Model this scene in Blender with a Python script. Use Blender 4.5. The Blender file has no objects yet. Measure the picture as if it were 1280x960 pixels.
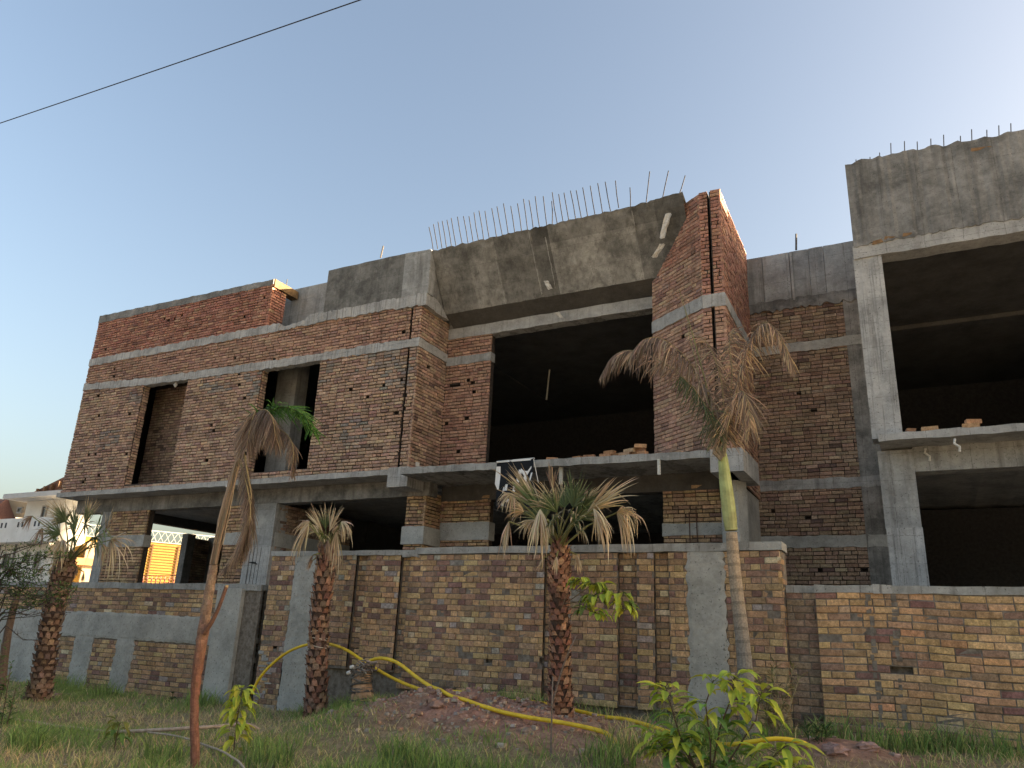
import bpy, math, random
from mathutils import Vector as V, Matrix, noise
R = random.Random(7)
S = bpy.context.scene
COL = S.collection
EYE = 1.4
# ------------------------------------------------------------------ camera frame (rows: world X, Y, Z seen by the camera)
CX = V((0.88608734, 0.10849028, -0.45064296)); CY = V((0.46160048, -0.29488709, 0.83664007)); CZ = V((0.04212147, 0.94935318, 0.31137488))
def ray(px, py):
    d = V((px-640, -(py-480), 961.0)); return V((d.dot(CX), d.dot(CY), d.dot(CZ)))
def P(px, py, y):
    """point of the place seen at a photo pixel, at a known distance y from the road"""
    d = ray(px, py); t = y/d.y; return V((t*d.x, y, EYE+t*d.z))
# ------------------------------------------------------------------ mesh builder
ORG = {}
class MB:
    def __init__(s): s.v = []; s.f = []; s.c = []; s.m = []
    def face(s, pts, c=(1,1,1), m=0):
        i = len(s.v); s.v.extend(tuple(p) for p in pts); s.f.append(tuple(range(i, i+len(pts)))); s.c.append(c); s.m.append(m)
    def grid(s, rows, c=(1,1,1), m=0, cf=None):
        i = len(s.v); n = len(rows[0])
        for r in rows: s.v.extend(tuple(p) for p in r)
        for a in range(len(rows)-1):
            for b in range(n-1):
                k = i+a*n+b; s.f.append((k, k+1, k+n+1, k+n)); s.c.append(cf(a,b) if cf else c); s.m.append(m)
    def hexa(s, p, c=(1,1,1), m=0):
        i = len(s.v); s.v.extend(tuple(q) for q in p)
        for f in ((0,3,2,1),(4,5,6,7),(0,1,5,4),(1,2,6,5),(2,3,7,6),(3,0,4,7)):
            s.f.append(tuple(i+k for k in f)); s.c.append(c); s.m.append(m)
    def box(s, x0, x1, y0, y1, z0, z1, c=(1,1,1), m=0):
        s.hexa([(x0,y0,z0),(x1,y0,z0),(x1,y1,z0),(x0,y1,z0),(x0,y0,z1),(x1,y0,z1),(x1,y1,z1),(x0,y1,z1)], c, m)
    def tube(s, pts, rad, seg=8, c=(1,1,1), m=0, cf=None):
        pts = [V(p) for p in pts]; n = len(pts)
        if not hasattr(rad, '__len__'): rad = [rad]*n
        t0 = (pts[1]-pts[0]).normalized(); a = t0.orthogonal().normalized(); rows = []
        for k in range(n):
            t = (pts[min(k+1,n-1)]-pts[max(k-1,0)])
            t = t.normalized() if t.length > 1e-9 else t0
            a = (a-t*a.dot(t)).normalized(); b = t.cross(a)
            rows.append([pts[k]+(a*math.cos(2*math.pi*j/seg)+b*math.sin(2*math.pi*j/seg))*rad[k] for j in range(seg+1)])
        s.grid(rows, c, m, cf)
        s.face(rows[0][:-1][::-1], c if not cf else cf(0,0), m); s.face(rows[-1][:-1], c if not cf else cf(n-2,0), m)
    def build(s, name, mats, parent=None, label=None, smooth=False):
        me = bpy.data.meshes.new(name)
        o0 = ORG.get(parent.name, V((0,0,0))) if parent else V((0,0,0))
        me.from_pydata([(a-o0.x, b-o0.y, c-o0.z) for a,b,c in s.v], [], s.f)
        for mt in (mats if isinstance(mats, (list,tuple)) else [mats]): me.materials.append(mt)
        ca = me.color_attributes.new('Col', 'FLOAT_COLOR', 'CORNER'); buf = []
        for f, c in zip(s.f, s.c): buf.extend((c[0],c[1],c[2],1.0)*len(f))
        ca.data.foreach_set('color', buf)
        me.polygons.foreach_set('material_index', s.m)
        if smooth: me.polygons.foreach_set('use_smooth', [True]*len(s.f))
        me.update()
        o = bpy.data.objects.new(name, me); COL.objects.link(o)
        if parent: o.parent = parent
        ORG[o.name] = o0
        if label: o['label'] = label
        return o
def thing(name, label, cat, loc, group=None):
    o = bpy.data.objects.new(name, None); COL.objects.link(o); o.location = loc; o.empty_display_size = .1
    ORG[o.name] = V(loc); o['label'] = label; o['category'] = cat
    if group: o['group'] = group
    return o
def tag(o, label, cat, group=None):
    o['label'] = label; o['category'] = cat
    if group: o['group'] = group
    return o
def rnd(a, b): return R.uniform(a, b)
def vary(c, s=.15, h=.05):
    k = 1+rnd(-s, s); return tuple(max(.004, x*k*(1+rnd(-h, h))) for x in c)
def mixc(a, b, t): return tuple(x+(y-x)*t for x, y in zip(a, b))
# ------------------------------------------------------------------ materials
def mat(name): 
    m = bpy.data.materials.new(name); m.use_nodes = True; nt = m.node_tree
    b = nt.nodes['Principled BSDF']; b.inputs['Specular IOR Level'].default_value = .25
    return m, nt, b
def nn(nt, t, **k):
    n = nt.nodes.new(t)
    for a, v in k.items():
        if hasattr(n, a): setattr(n, a, v)
        else: n.inputs[a].default_value = v
    return n
def noise_fac(nt, scale, detail=4, rough=.6, sc3=None, lo=.35, hi=.65):
    g = nn(nt, 'ShaderNodeNewGeometry'); mp = nn(nt, 'ShaderNodeMapping')
    if sc3: mp.inputs['Scale'].default_value = sc3
    nt.links.new(g.outputs['Position'], mp.inputs['Vector'])
    t = nn(nt, 'ShaderNodeTexNoise'); t.inputs['Scale'].default_value = scale; t.inputs['Detail'].default_value = detail; t.inputs['Roughness'].default_value = rough
    nt.links.new(mp.outputs[0], t.inputs['Vector'])
    r = nn(nt, 'ShaderNodeMapRange'); r.inputs['From Min'].default_value = lo; r.inputs['From Max'].default_value = hi
    nt.links.new(t.outputs['Fac'], r.inputs['Value']); return r.outputs[0], t.outputs['Fac']
def mixn(nt, fac, a, b, mode='MIX', f=None):
    n = nt.nodes.new('ShaderNodeMix'); n.data_type = 'RGBA'; n.blend_type = mode
    if f is not None: n.inputs[0].default_value = f
    if fac is not None: nt.links.new(fac, n.inputs[0])
    for k, x in ((6, a), (7, b)):
        if isinstance(x, tuple): n.inputs[k].default_value = (*x, 1)
        else: nt.links.new(x, n.inputs[k])
    return n.outputs[2]
def bump(nt, b, h, strength=.5, dist=.01):
    n = nn(nt, 'ShaderNodeBump'); n.inputs['Strength'].default_value = strength; n.inputs['Distance'].default_value = dist
    nt.links.new(h, n.inputs['Height']); nt.links.new(n.outputs[0], b.inputs['Normal'])
def attr(nt):
    a = nn(nt, 'ShaderNodeAttribute'); a.attribute_name = 'Col'; return a.outputs['Color']
def m_brick():
    m, nt, b = mat('brick'); c = attr(nt)
    f1, r1 = noise_fac(nt, 24, 6, .8); f2, _ = noise_fac(nt, .8, 4, .65, lo=.32, hi=.70)
    def lohi(f, lo, hi):
        q = nn(nt, 'ShaderNodeMapRange'); nt.links.new(f, q.inputs['Value']); q.inputs['To Min'].default_value = lo; q.inputs['To Max'].default_value = hi; return q.outputs[0]
    def scale(c, f):
        q = nn(nt, 'ShaderNodeVectorMath', operation='SCALE'); nt.links.new(c, q.inputs[0]); nt.links.new(f, q.inputs['Scale']); return q.outputs[0]
    f7, _ = noise_fac(nt, 11, 5, .7, lo=.36, hi=.66); f6, _ = noise_fac(nt, 1.0, 6, .7, (3.2,3.2,.45), lo=.50, hi=.68); fb, _ = noise_fac(nt, 70, 3, .6, lo=.3, hi=.7)
    n = scale(scale(c, lohi(f1, .66, 1.30)), lohi(f2, 1.1, .84)); n = scale(scale(scale(n, lohi(f7, .80, 1.16)), lohi(f6, 1.03, .74)), lohi(fb, .82, 1.18))
    f9, _ = noise_fac(nt, 2.1, 8, .8, lo=.60, hi=.70); f10, _ = noise_fac(nt, 30, 4, .7, lo=.45, hi=.6)
    k9 = nn(nt, 'ShaderNodeMath', operation='MULTIPLY'); nt.links.new(f9, k9.inputs[0]); nt.links.new(f10, k9.inputs[1])
    k8 = nn(nt, 'ShaderNodeMath', operation='MULTIPLY'); nt.links.new(k9.outputs[0], k8.inputs[0]); k8.inputs[1].default_value = .45
    n = mixn(nt, k8.outputs[0], n, (.62,.58,.53))
    f4, _ = noise_fac(nt, 5, 6, .75, lo=.60, hi=.74)
    k = nn(nt, 'ShaderNodeMath', operation='MULTIPLY'); nt.links.new(f4, k.inputs[0]); k.inputs[1].default_value = .30
    n = mixn(nt, k.outputs[0], n, (.42,.38,.33))
    nt.links.new(n, b.inputs['Base Color']); b.inputs['Roughness'].default_value = .92; bump(nt, b, r1, .6, .012); return m
def m_mortar(name, c1, c2):
    m, nt, b = mat(name); f, r = noise_fac(nt, 14, 6, .7)
    nt.links.new(mixn(nt, f, c1, c2), b.inputs['Base Color']); b.inputs['Roughness'].default_value = .95; bump(nt, b, r, .8, .01); return m
def m_conc(name, lo, hi, streak=(5,5,.35), stain=(.10,.09,.075), amt=.6, st_lo=.5, board=.62):
    m, nt, b = mat(name)
    f1, _ = noise_fac(nt, 1.6, 8, .72, lo=.36, hi=.64); f2, _ = noise_fac(nt, 1.3, 5, .6, streak, lo=st_lo, hi=st_lo+.22)
    f3, r3 = noise_fac(nt, 22, 6, .75); f5, _ = noise_fac(nt, 5.5, 7, .8, lo=.54, hi=.70)
    c = mixn(nt, f1, lo, hi)
    k = nn(nt, 'ShaderNodeMath', operation='MULTIPLY'); nt.links.new(f2, k.inputs[0]); k.inputs[1].default_value = amt
    c = mixn(nt, k.outputs[0], c, stain)
    k3 = nn(nt, 'ShaderNodeMath', operation='MULTIPLY'); nt.links.new(f5, k3.inputs[0]); k3.inputs[1].default_value = .5
    c = mixn(nt, k3.outputs[0], c, tuple(x*1.5 for x in hi))
    k2 = nn(nt, 'ShaderNodeMath', operation='MULTIPLY'); nt.links.new(f3, k2.inputs[0]); k2.inputs[1].default_value = .45
    c = mixn(nt, k2.outputs[0], c, (.55,.54,.52), 'MULTIPLY')
    g = nn(nt, 'ShaderNodeNewGeometry'); sx = nn(nt, 'ShaderNodeSeparateXYZ'); nt.links.new(g.outputs['Position'], sx.inputs[0])
    def mth(op, x, y):
        q = nn(nt, 'ShaderNodeMath', operation=op)
        for k_, w_ in ((0, x), (1, y)):
            if isinstance(w_, float): q.inputs[k_].default_value = w_
            else: nt.links.new(w_, q.inputs[k_])
        return q.outputs[0]
    if not board: board = 1e3
    wob = mth('MULTIPLY', f1, .02); hx = mth('ADD', mth('ADD', sx.outputs[0], sx.outputs[1]), wob)
    lx = mth('LESS_THAN', mth('FRACT', mth('MULTIPLY', hx, 1/board), 0.0), .018); lz = mth('LESS_THAN', mth('FRACT', mth('MULTIPLY', mth('ADD', sx.outputs[2], wob), 1/.47), 0.0), .016)
    ln = mth('MULTIPLY', mth('MAXIMUM', lx, lz), mth('MULTIPLY', f3, .75 if board < 100 else 0.0)); c = mixn(nt, ln, c, (.07,.066,.058))
    f8, _ = noise_fac(nt, 38, 3, .5, lo=.64, hi=.70); c = mixn(nt, mth('MULTIPLY', f8, .7), c, (.06,.056,.05))
    at = attr(nt); c = mixn(nt, None, c, at, 'MULTIPLY', 1.0)
    nt.links.new(c, b.inputs['Base Color']); b.inputs['Roughness'].default_value = .88; bump(nt, b, r3, .5, .012); return m
def m_attr(name, rough=.8, transl=0, nscale=0, bmp=0, spec=.25, dk=(.6,.58,.55)):
    m, nt, b = mat(name); c = attr(nt); b.inputs['Specular IOR Level'].default_value = spec
    if nscale:
        f, r = noise_fac(nt, nscale, 5, .65); c = mixn(nt, f, c, dk, 'MULTIPLY')
        if bmp: bump(nt, b, r, bmp, .01)
    nt.links.new(c, b.inputs['Base Color']); b.inputs['Roughness'].default_value = rough
    if transl:
        t = nn(nt, 'ShaderNodeBsdfTranslucent'); nt.links.new(c, t.inputs['Color']); mx = nn(nt, 'ShaderNodeMixShader'); mx.inputs[0].default_value = transl
        nt.links.new(b.outputs[0], mx.inputs[1]); nt.links.new(t.outputs[0], mx.inputs[2]); nt.links.new(mx.outputs[0], nt.nodes['Material Output'].inputs['Surface'])
    return m
def m_ground():
    m, nt, b = mat('earth'); f1, _ = noise_fac(nt, 1.1, 6, .65); f2, r = noise_fac(nt, 16, 8, .75); c = attr(nt)
    f3, _ = noise_fac(nt, 60, 3, .6, lo=.55, hi=.65)
    c = mixn(nt, f2, c, (.5,.47,.45), 'MULTIPLY'); c = mixn(nt, f1, c, (.75,.72,.68), 'MULTIPLY'); 
    k = nn(nt, 'ShaderNodeMath', operation='MULTIPLY'); nt.links.new(f3, k.inputs[0]); k.inputs[1].default_value = .35
    c = mixn(nt, k.outputs[0], c, (.30,.25,.19))
    nt.links.new(c, b.inputs['Base Color']); b.inputs['Roughness'].default_value = 1; bump(nt, b, r, 1, .05); return m
BRICK = m_brick()
MORT_D = m_mortar('dark_mortar', (.035,.027,.022), (.085,.068,.055))
MORT_G = m_mortar('grey_mortar', (.11,.09,.07), (.25,.22,.185))
C_DARK = m_conc('dark_concrete', (.125,.122,.112), (.34,.33,.305), stain=(.085,.082,.075), amt=.7)
C_MID = m_conc('grey_concrete', (.25,.25,.235), (.44,.44,.415))
C_LIGHT = m_conc('pale_concrete', (.30,.295,.275), (.50,.49,.46), amt=.5, st_lo=.54)
C_STREAK = m_conc('streaked_concrete', (.32,.315,.295), (.54,.53,.50), streak=(16,16,.5), stain=(.07,.065,.06), amt=.8, st_lo=.52)
C_PLAS = m_conc('cement_plaster', (.30,.30,.272), (.48,.475,.44), streak=(2,2,1.2), stain=(.56,.55,.50), amt=.5, board=0)
C_SHADE = m_conc('shade_concrete', (.075,.07,.065), (.12,.115,.105))  # darkened concrete: the shade of soffits and rooms is put into the colour
C_BLACK = m_mortar('shade_black_wall', (.035,.033,.032), (.06,.057,.055))  # near-black base colour stands in for the shade deep inside the rooms
C_PLIN = m_mortar('plinth_plaster', (.33,.235,.175), (.47,.36,.28))
LEAF = m_attr('leaf', .68, .35, 6, dk=(.72,.72,.7)); DRY = m_attr('dry_leaf', .8, .22, 0)
BARK = m_attr('bark', .9, 0, 45, .8); EARTH = m_ground(); GRASS = m_attr('grass', .75, .3)
PLASTIC = m_attr('hose_plastic', .45, 0, 9, 0, .4, dk=(.72,.66,.62)); CLOTH = m_attr('cloth', .85); PAINT = m_attr('wall_paint', .7, 0, 1.5, dk=(.85,.84,.82)); METAL = m_attr('metal', .6, 0, 30, .2); GLASS = m_attr('window_glass', .12, 0, 0, 0, .5)
WOOD = m_attr('wood', .8, 0, 12, .3); STONE = m_attr('stone', .95, 0, 20, .8)
# ------------------------------------------------------------------ brickwork
def pal(*wc):
    tot = sum(w for w, _ in wc)
    def f(*_):
        k = R.random()*tot
        for w, c in wc:
            k -= w
            if k <= 0: break
        l = sum(c)/3; return vary(mixc(c, (l, l, l), .12), .17, .06)
    return f
PAL_YEL = pal((4.6,(.56,.345,.150)), (3.6,(.51,.305,.140)), (2.6,(.44,.265,.135)), (1.4,(.34,.20,.125)), (.9,(.26,.13,.105)), (.9,(.55,.285,.13)), (.4,(.64,.45,.25)))
PAL_CTR = pal((3,(.53,.345,.165)), (3.6,(.46,.29,.145)), (2.8,(.39,.245,.14)), (2.0,(.31,.19,.125)), (1.2,(.235,.135,.105)), (.5,(.36,.31,.27)), (.3,(.60,.46,.29)))
PAL_FAC = pal((4,(.47,.305,.195)), (3.4,(.43,.27,.175)), (3,(.39,.24,.165)), (1.2,(.32,.19,.14)), (1.2,(.53,.36,.22)), (.5,(.21,.13,.10)))
PAL_RED = pal((4,(.43,.195,.125)), (3,(.39,.165,.105)), (2,(.33,.14,.095)), (1,(.48,.265,.16)), (.5,(.22,.105,.08)))
PAL_MID = pal((4,(.35,.24,.155)), (3,(.31,.205,.14)), (2,(.275,.175,.12)), (1.0,(.40,.29,.185)), (.4,(.17,.11,.085)))
PAL_LOW = pal((4,(.50,.33,.165)), (3,(.44,.275,.145)), (2,(.38,.23,.13)), (1.0,(.29,.175,.115)))
def panel(mb, O, u, n, s0, s1, z0, z1, d0, d1, holes, m=1, c=(1,1,1)):
    """wall body from depth d0 to d1 behind the face with rectangular holes"""
    ss = sorted({s0, s1, *[h for H in holes for h in H[:2] if s0 < h < s1]}); zs = sorted({z0, z1, *[h for H in holes for h in H[2:4] if z0 < h < z1]})
    def solid(i, j):
        if i < 0 or j < 0 or i >= len(ss)-1 or j >= len(zs)-1: return False
        a, b = (ss[i]+ss[i+1])/2, (zs[j]+zs[j+1])/2
        return not any(H[0] < a < H[1] and H[2] < b < H[3] for H in holes)
    def pt(s, z, d): return O+u*s-n*d+V((0,0,z))
    for i in range(len(ss)-1):
        for j in range(len(zs)-1):
            if not solid(i, j): continue
            a, b, c0, c1 = ss[i], ss[i+1], zs[j], zs[j+1]
            mb.face([pt(a,c0,d0), pt(b,c0,d0), pt(b,c1,d0), pt(a,c1,d0)], c, m)
            mb.face([pt(b,c0,d1), pt(a,c0,d1), pt(a,c1,d1), pt(b,c1,d1)], c, m)
            if not solid(i-1,j): mb.face([pt(a,c0,d1), pt(a,c0,d0), pt(a,c1,d0), pt(a,c1,d1)], c, m)
            if not solid(i+1,j): mb.face([pt(b,c0,d0), pt(b,c0,d1), pt(b,c1,d1), pt(b,c1,d0)], c, m)
            if not solid(i,j-1): mb.face([pt(a,c0,d1), pt(b,c0,d1), pt(b,c0,d0), pt(a,c0,d0)], c, m)
            if not solid(i,j+1): mb.face([pt(a,c1,d0), pt(b,c1,d0), pt(b,c1,d1), pt(a,c1,d1)], c, m)
def courses(mb, O, u, n, s0, s1, z0, z1, pf, pitch=.0815, bl=.24, bond='mix', holes=(), jit=.007, gap=.012, ph=0.0, off=0, nb=True, wav=.012):
    """individual bricks laid in courses over the face, cut at the openings"""
    nrow = max(1, int(round((z1-z0)/pitch))); pitch = (z1-z0)/nrow
    for r in range(nrow):
        za = z0+r*pitch; zm = za+pitch/2
        head = (bond == 'english' and (r+off) % 2 == 1)
        L = bl/2 if head else bl
        segs = [(s0, s1)]
        for H in holes:
            if H[2]-.01 < zm < H[3]+.01:
                new = []
                for a, b in segs:
                    if H[1] <= a or H[0] >= b: new.append((a, b)); continue
                    if H[0] > a: new.append((a, H[0]))
                    if H[1] < b: new.append((H[1], b))
                segs = new
        p = s0-L*((.5 if (r % 2) else 0)+(rnd(0,.25) if bond == 'mix' else rnd(0,.08)))-ph
        rowd = rnd(-.002, .003)
        while p < s1:
            l = L
            if bond == 'mix' and R.random() < .22: l = L/2
            if bond == 'run' and R.random() < .06: l = L/2
            a, b = p, p+l; p = b
            for A, B in segs:
                q0, q1 = max(a, A), min(b, B)
                if q1-q0 < .03: continue
                c = pf(zm, q0)
                d = rowd+rnd(-jit, jit)*.8; w = wav*(noise.noise(V((q0*.7+O.x, za*.3, O.y)))); w2 = wav*(noise.noise(V((q1*.7+O.x, za*.3, O.y))))
                g = gap/2*rnd(.6, 1.5); tl = rnd(-.0025, .0025)
                e0 = g if q0 > A+1e-6 else 0; e1 = g if q1 < B-1e-6 else 0
                zz = [(za+w+g+tl), (za+w2+g-tl), (za+pitch+w2-g-tl), (za+pitch+w-g+tl)]
                sx = [q0+e0, q1-e1, q1-e1, q0+e0]
                k = .006; def_i = [(k,k),(-k,k),(-k,-k),(k,-k)]
                dt = [d+rnd(-.003,.003) for _ in range(4)]
                bk = [O+u*sx[i]-n*.045+V((0,0,zz[i])) for i in range(4)]
                md = [O+u*sx[i]-n*(dt[i]+.004)+V((0,0,zz[i])) for i in range(4)]
                fr = [O+u*(sx[i]+def_i[i][0]*rnd(.5,1.4))-n*dt[i]+V((0,0,zz[i]+def_i[i][1]*rnd(.5,1.4))) for i in range(4)]
                i0 = len(mb.v); mb.v.extend(tuple(x) for x in bk+md+fr)
                fs = [(8,9,10,11)]
                for i in range(4):
                    j = (i+1) % 4; fs.append((i, j, 4+j, 4+i)); fs.append((4+i, 4+j, 8+j, 8+i))
                for f in fs: mb.f.append(tuple(i0+x for x in f)); mb.c.append(c); mb.m.append(0)
def bwall(name, parent, p0, p1, z0, z1, pf, openings=(), putlog=0, th=.23, mort=None, n=None, label=None, **kw):
    """a brick wall from plan point p0 to p1 (face on the right-hand side of travel)"""
    O = V((p0[0], p0[1], 0)); d = V((p1[0]-p0[0], p1[1]-p0[1], 0)); L = d.length; u = d/L
    n = V((u.y, -u.x, 0))
    mb = MB(); holes = list(openings); small = []
    for _ in range(putlog):
        s = rnd(.15, L-.3); z = z0+.0815*int(rnd(3, (z1-z0)/.0815-3)); small.append((s, s+rnd(.09,.14), z, z+.075))
    small = [h for h in small if not any(H[0]-.05 < h[1] and h[0] < H[1]+.05 and H[2]-.05 < h[3] and h[2] < H[3]+.05 for H in holes)]
    courses(mb, O, u, n, 0, L, z0, z1, pf, holes=holes+small, **kw)
    panel(mb, O, u, n, .03, L-.03, z0, z1, .028, .12, holes+small)
    panel(mb, O, u, n, .03, L-.03, z0, z1, .121, th, holes)
    for H in openings:
        if H[1]-H[0] > .8:
            courses(mb, O+u*(H[0]+.016)-n*.045, -n, u, 0, th-.045, H[2], H[3], pf, bl=.23, gap=.019, jit=.006)
            courses(mb, O+u*(H[1]-.016)-n*th, n, -u, 0, th-.045, H[2], H[3], pf, bl=.23, gap=.019, jit=.006)
    return mb.build(name, [BRICK, mort or MORT_D], parent, label)
def rough_box(mb, p0, p1, th, zs0, zs1, front=.0, c=(1,1,1), step=.25, rt=0, rb=0, rf=.004, m=0):
    """long cast piece from plan p0 to p1, bottom/top heights as functions or numbers, slightly uneven"""
    O = V((p0[0], p0[1], 0)); d = V((p1[0]-p0[0], p1[1]-p0[1], 0)); L = d.length; u = d/L; n = V((u.y, -u.x, 0))
    k = max(2, int(L/step)+1); top = lambda s: zs1(s) if callable(zs1) else zs1; bot = lambda s: zs0(s) if callable(zs0) else zs0
    rows = [[], [], [], []]
    for i in range(k+1):
        s = L*i/k; f = front+rnd(-rf, rf); zt = top(s)+rnd(-rt, rt); zb = bot(s)+rnd(-rb, rb); b = O+u*s
        rows[0].append(b+n*f+V((0,0,zb))); rows[1].append(b+n*(f+rnd(-rf,rf)*.3)+V((0,0,zt)))
        rows[2].append(b-n*th+V((0,0,zt))); rows[3].append(b-n*th+V((0,0,zb)))
    for a in range(4):
        A, B = rows[a], rows[(a+1) % 4]
        mb.grid([A, B][::-1], c, m)
    for i in (0, k):
        q = [rows[a][i] for a in range(4)]; mb.face(q if i == 0 else q[::-1], c, m)
def cast(name, mtl, parent, *a, label=None, **kw):
    mb = MB(); rough_box(mb, *a, **kw); return mb.build(name, mtl, parent, label)
def lerp(pts):
    def f(s):
        for (a, A), (b, B) in zip(pts, pts[1:]):
            if s <= b: return A+(B-A)*max(0, (s-a))/(b-a)
        return pts[-1][1]
    return f
# ================================================================== GROUND
def sm(a, b, x): t = min(1, max(0, (x-a)/(b-a))); return t*t*(3-2*t)
def gz(x, y, fine=True):
    left = -.06+.19*sm(6.5, 10, y); right = -.10+.58*sm(5.5, 9.8, y)
    z = left+(right-left)*sm(-8.6, -6.2, x)
    z += .24*math.exp(-((x+5.2)/1.35)**2-((y-9.0)/.7)**2)+.10*math.exp(-((x+6.0)/.6)**2-((y-8.6)/.45)**2)
    z += .12*math.exp(-((x+1.0)/.55)**2-((y-9.0)/.4)**2)
    z += .06*math.exp(-((x+4.0)/1.2)**2-((y-8.0)/.6)**2)
    if fine and 3 < y < 11 and -22 < x < 6:
        mound = math.exp(-((x+5.3)/1.9)**2-((y-8.8)/.9)**2)
        z += .03*noise.noise(V((x*1.3, y*1.3, 0)))+(.015+.09*mound)*noise.noise(V((x*3.7, y*3.7, 3)))+(.008+.05*mound)*noise.noise(V((x*9, y*9, 5)))+.03*mound*noise.noise(V((x*23, y*23, 6)))
    return z
def dirt(x, y):
    d = 1.1*math.exp(-(((x+4.9)/1.9)**2+((y-8.8)/.80)**2)**2)
    d = max(d, math.exp(-(((x+1.0)/.8)**2+((y-9.0)/.5)**2)**2), .7*math.exp(-(((x+3.6)/1.1)**2+((y-8.3)/.5)**2)**2))
    return min(1, max(0, d+.35*noise.noise(V((x*1.6, y*1.6, 9)))*(.3+d)))
def axis(lo, hi, a, b, st):
    r = []; x = a
    while x <= b+1e-6: r.append(x); x += st
    o = [b+.4, b+1.2, b+3, b+8, b+20, b+50, b+120, hi]; i = [lo, a-120, a-50, a-20, a-8, a-3, a-1.2, a-.4]
    return i+r+o
gx = axis(-900, 900, -18, 4, .085); gy = axis(-400, 1500, 3.2, 10.3, .075)
mb = MB(); rows = [[V((x, y, gz(x, y))) for x in gx] for y in gy]
def gcol(a, b):
    x, y = gx[b], gy[a]; d = dirt(x, y) if (-19 < x < 5 and 2 < y < 11) else 0
    c = mixc((.42,.345,.20), (.60,.345,.26), d)
    if not (-19 < x < 5 and 2 < y < 11): return (.45,.415,.36)  # out-of-view earth, made paler to bounce sunlight onto the facades
    return vary(c, .10, .03)
mb.grid(rows, cf=gcol); g = mb.build('ground', EARTH, smooth=True); g['kind'] = 'structure'
# ------------------------------------------------------------------ grass (uncountable)
mb = MB(); GREEN = (.19,.29,.075); GREEN2 = (.29,.38,.11); STRAW = (.66,.53,.27); STRAW2 = (.52,.41,.20)
def blade(mb, p, h, w, lean, col, seg=2):
    a = rnd(0, 6.283); s = V((math.cos(a), math.sin(a), 0))*w; b = rnd(0, 6.283); ln = V((math.cos(b), math.sin(b), 0))*lean*h
    pts = [p-s, p+s, p+ln*.35+V((0,0,h*.6))+s*.7, p+ln*.35+V((0,0,h*.6))-s*.7]
    i = len(mb.v); mb.v.extend(tuple(q) for q in pts); mb.v.append(tuple(p+ln+V((0,0,h))))
    mb.f.append((i, i+1, i+2, i+3)); mb.f.append((i+3, i+2, i+4)); mb.c += [col, col]; mb.m += [0, 0]
cnt = 0
while cnt < 62000:
    y = 4.0+5.9*(R.random()**.75); x = rnd(-1.85*y-1.5, .1*y+1.6)
    d = dirt(x, y); gp = noise.noise(V((x*.8, y*.8, 20)))+.5*noise.noise(V((x*2.3, y*2.3, 30)))
    if R.random() < d*1.25-.12: continue
    if R.random() < .3-gp*.6: 
        cnt += .4; continue
    near = sm(7.6, 5.5, y); green = R.random() < (.55+gp*.9+near*.15+.35*sm(8.7, 9.6, y)*sm(-8.5,-11,x))
    wb = sm(9.0, 9.8, y)
    h = rnd(.03, .10)*(1+1.6*max(0, gp))*(1+.6*near+.9*wb*(1 if gp > -.1 else 0))
    c = vary(mixc(GREEN, GREEN2, R.random()) if green else mixc(STRAW, STRAW2, R.random()), .2, .1)
    blade(mb, V((x, y, gz(x, y)-.005)), h, rnd(.003, .006), rnd(.2, 1.1) if green else rnd(.5, 1.6), c); cnt += 1
o = mb.build('grass', GRASS); o['kind'] = 'stuff'
mb = MB()
for k in range(1500):
    y = rnd(5, 9.8); x = rnd(-1.6*y, .1*y+1)
    if k < 900: x, y = R.gauss(-5.0, 1.1), R.gauss(8.85, .4)
    if y > 9.85 or y < 4 or (k >= 900 and R.random() > dirt(x, y)+.12): continue
    sz = rnd(.008, .03)*(1.6 if R.random() < .1 else 1); z = gz(x, y); c = vary(R.choice([(.46,.27,.20), (.38,.24,.18), (.52,.36,.27), (.44,.38,.32)]), .2)
    p8 = [V((x+sx*sz*rnd(.5,1.2), y+sy*sz*rnd(.5,1.2), z+(sz*rnd(.5,1.1) if t_ else -.01))) for t_ in (0, 1) for sx, sy in ((-1,-1),(1,-1),(1,1),(-1,1))]; mb.hexa(p8, c)
o = mb.build('rubble', STONE if 'STONE' in globals() else GRASS); o['kind'] = 'stuff'
# ================================================================== BOUNDARY WALLS
WY = 10.0
def core(name, parent, x0, x1, z0, z1, y0, y1, mt=MORT_G):
    mb = MB(); mb.box(x0, x1, y0, y1, z0, z1); return mb.build(name, mt, parent)
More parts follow.
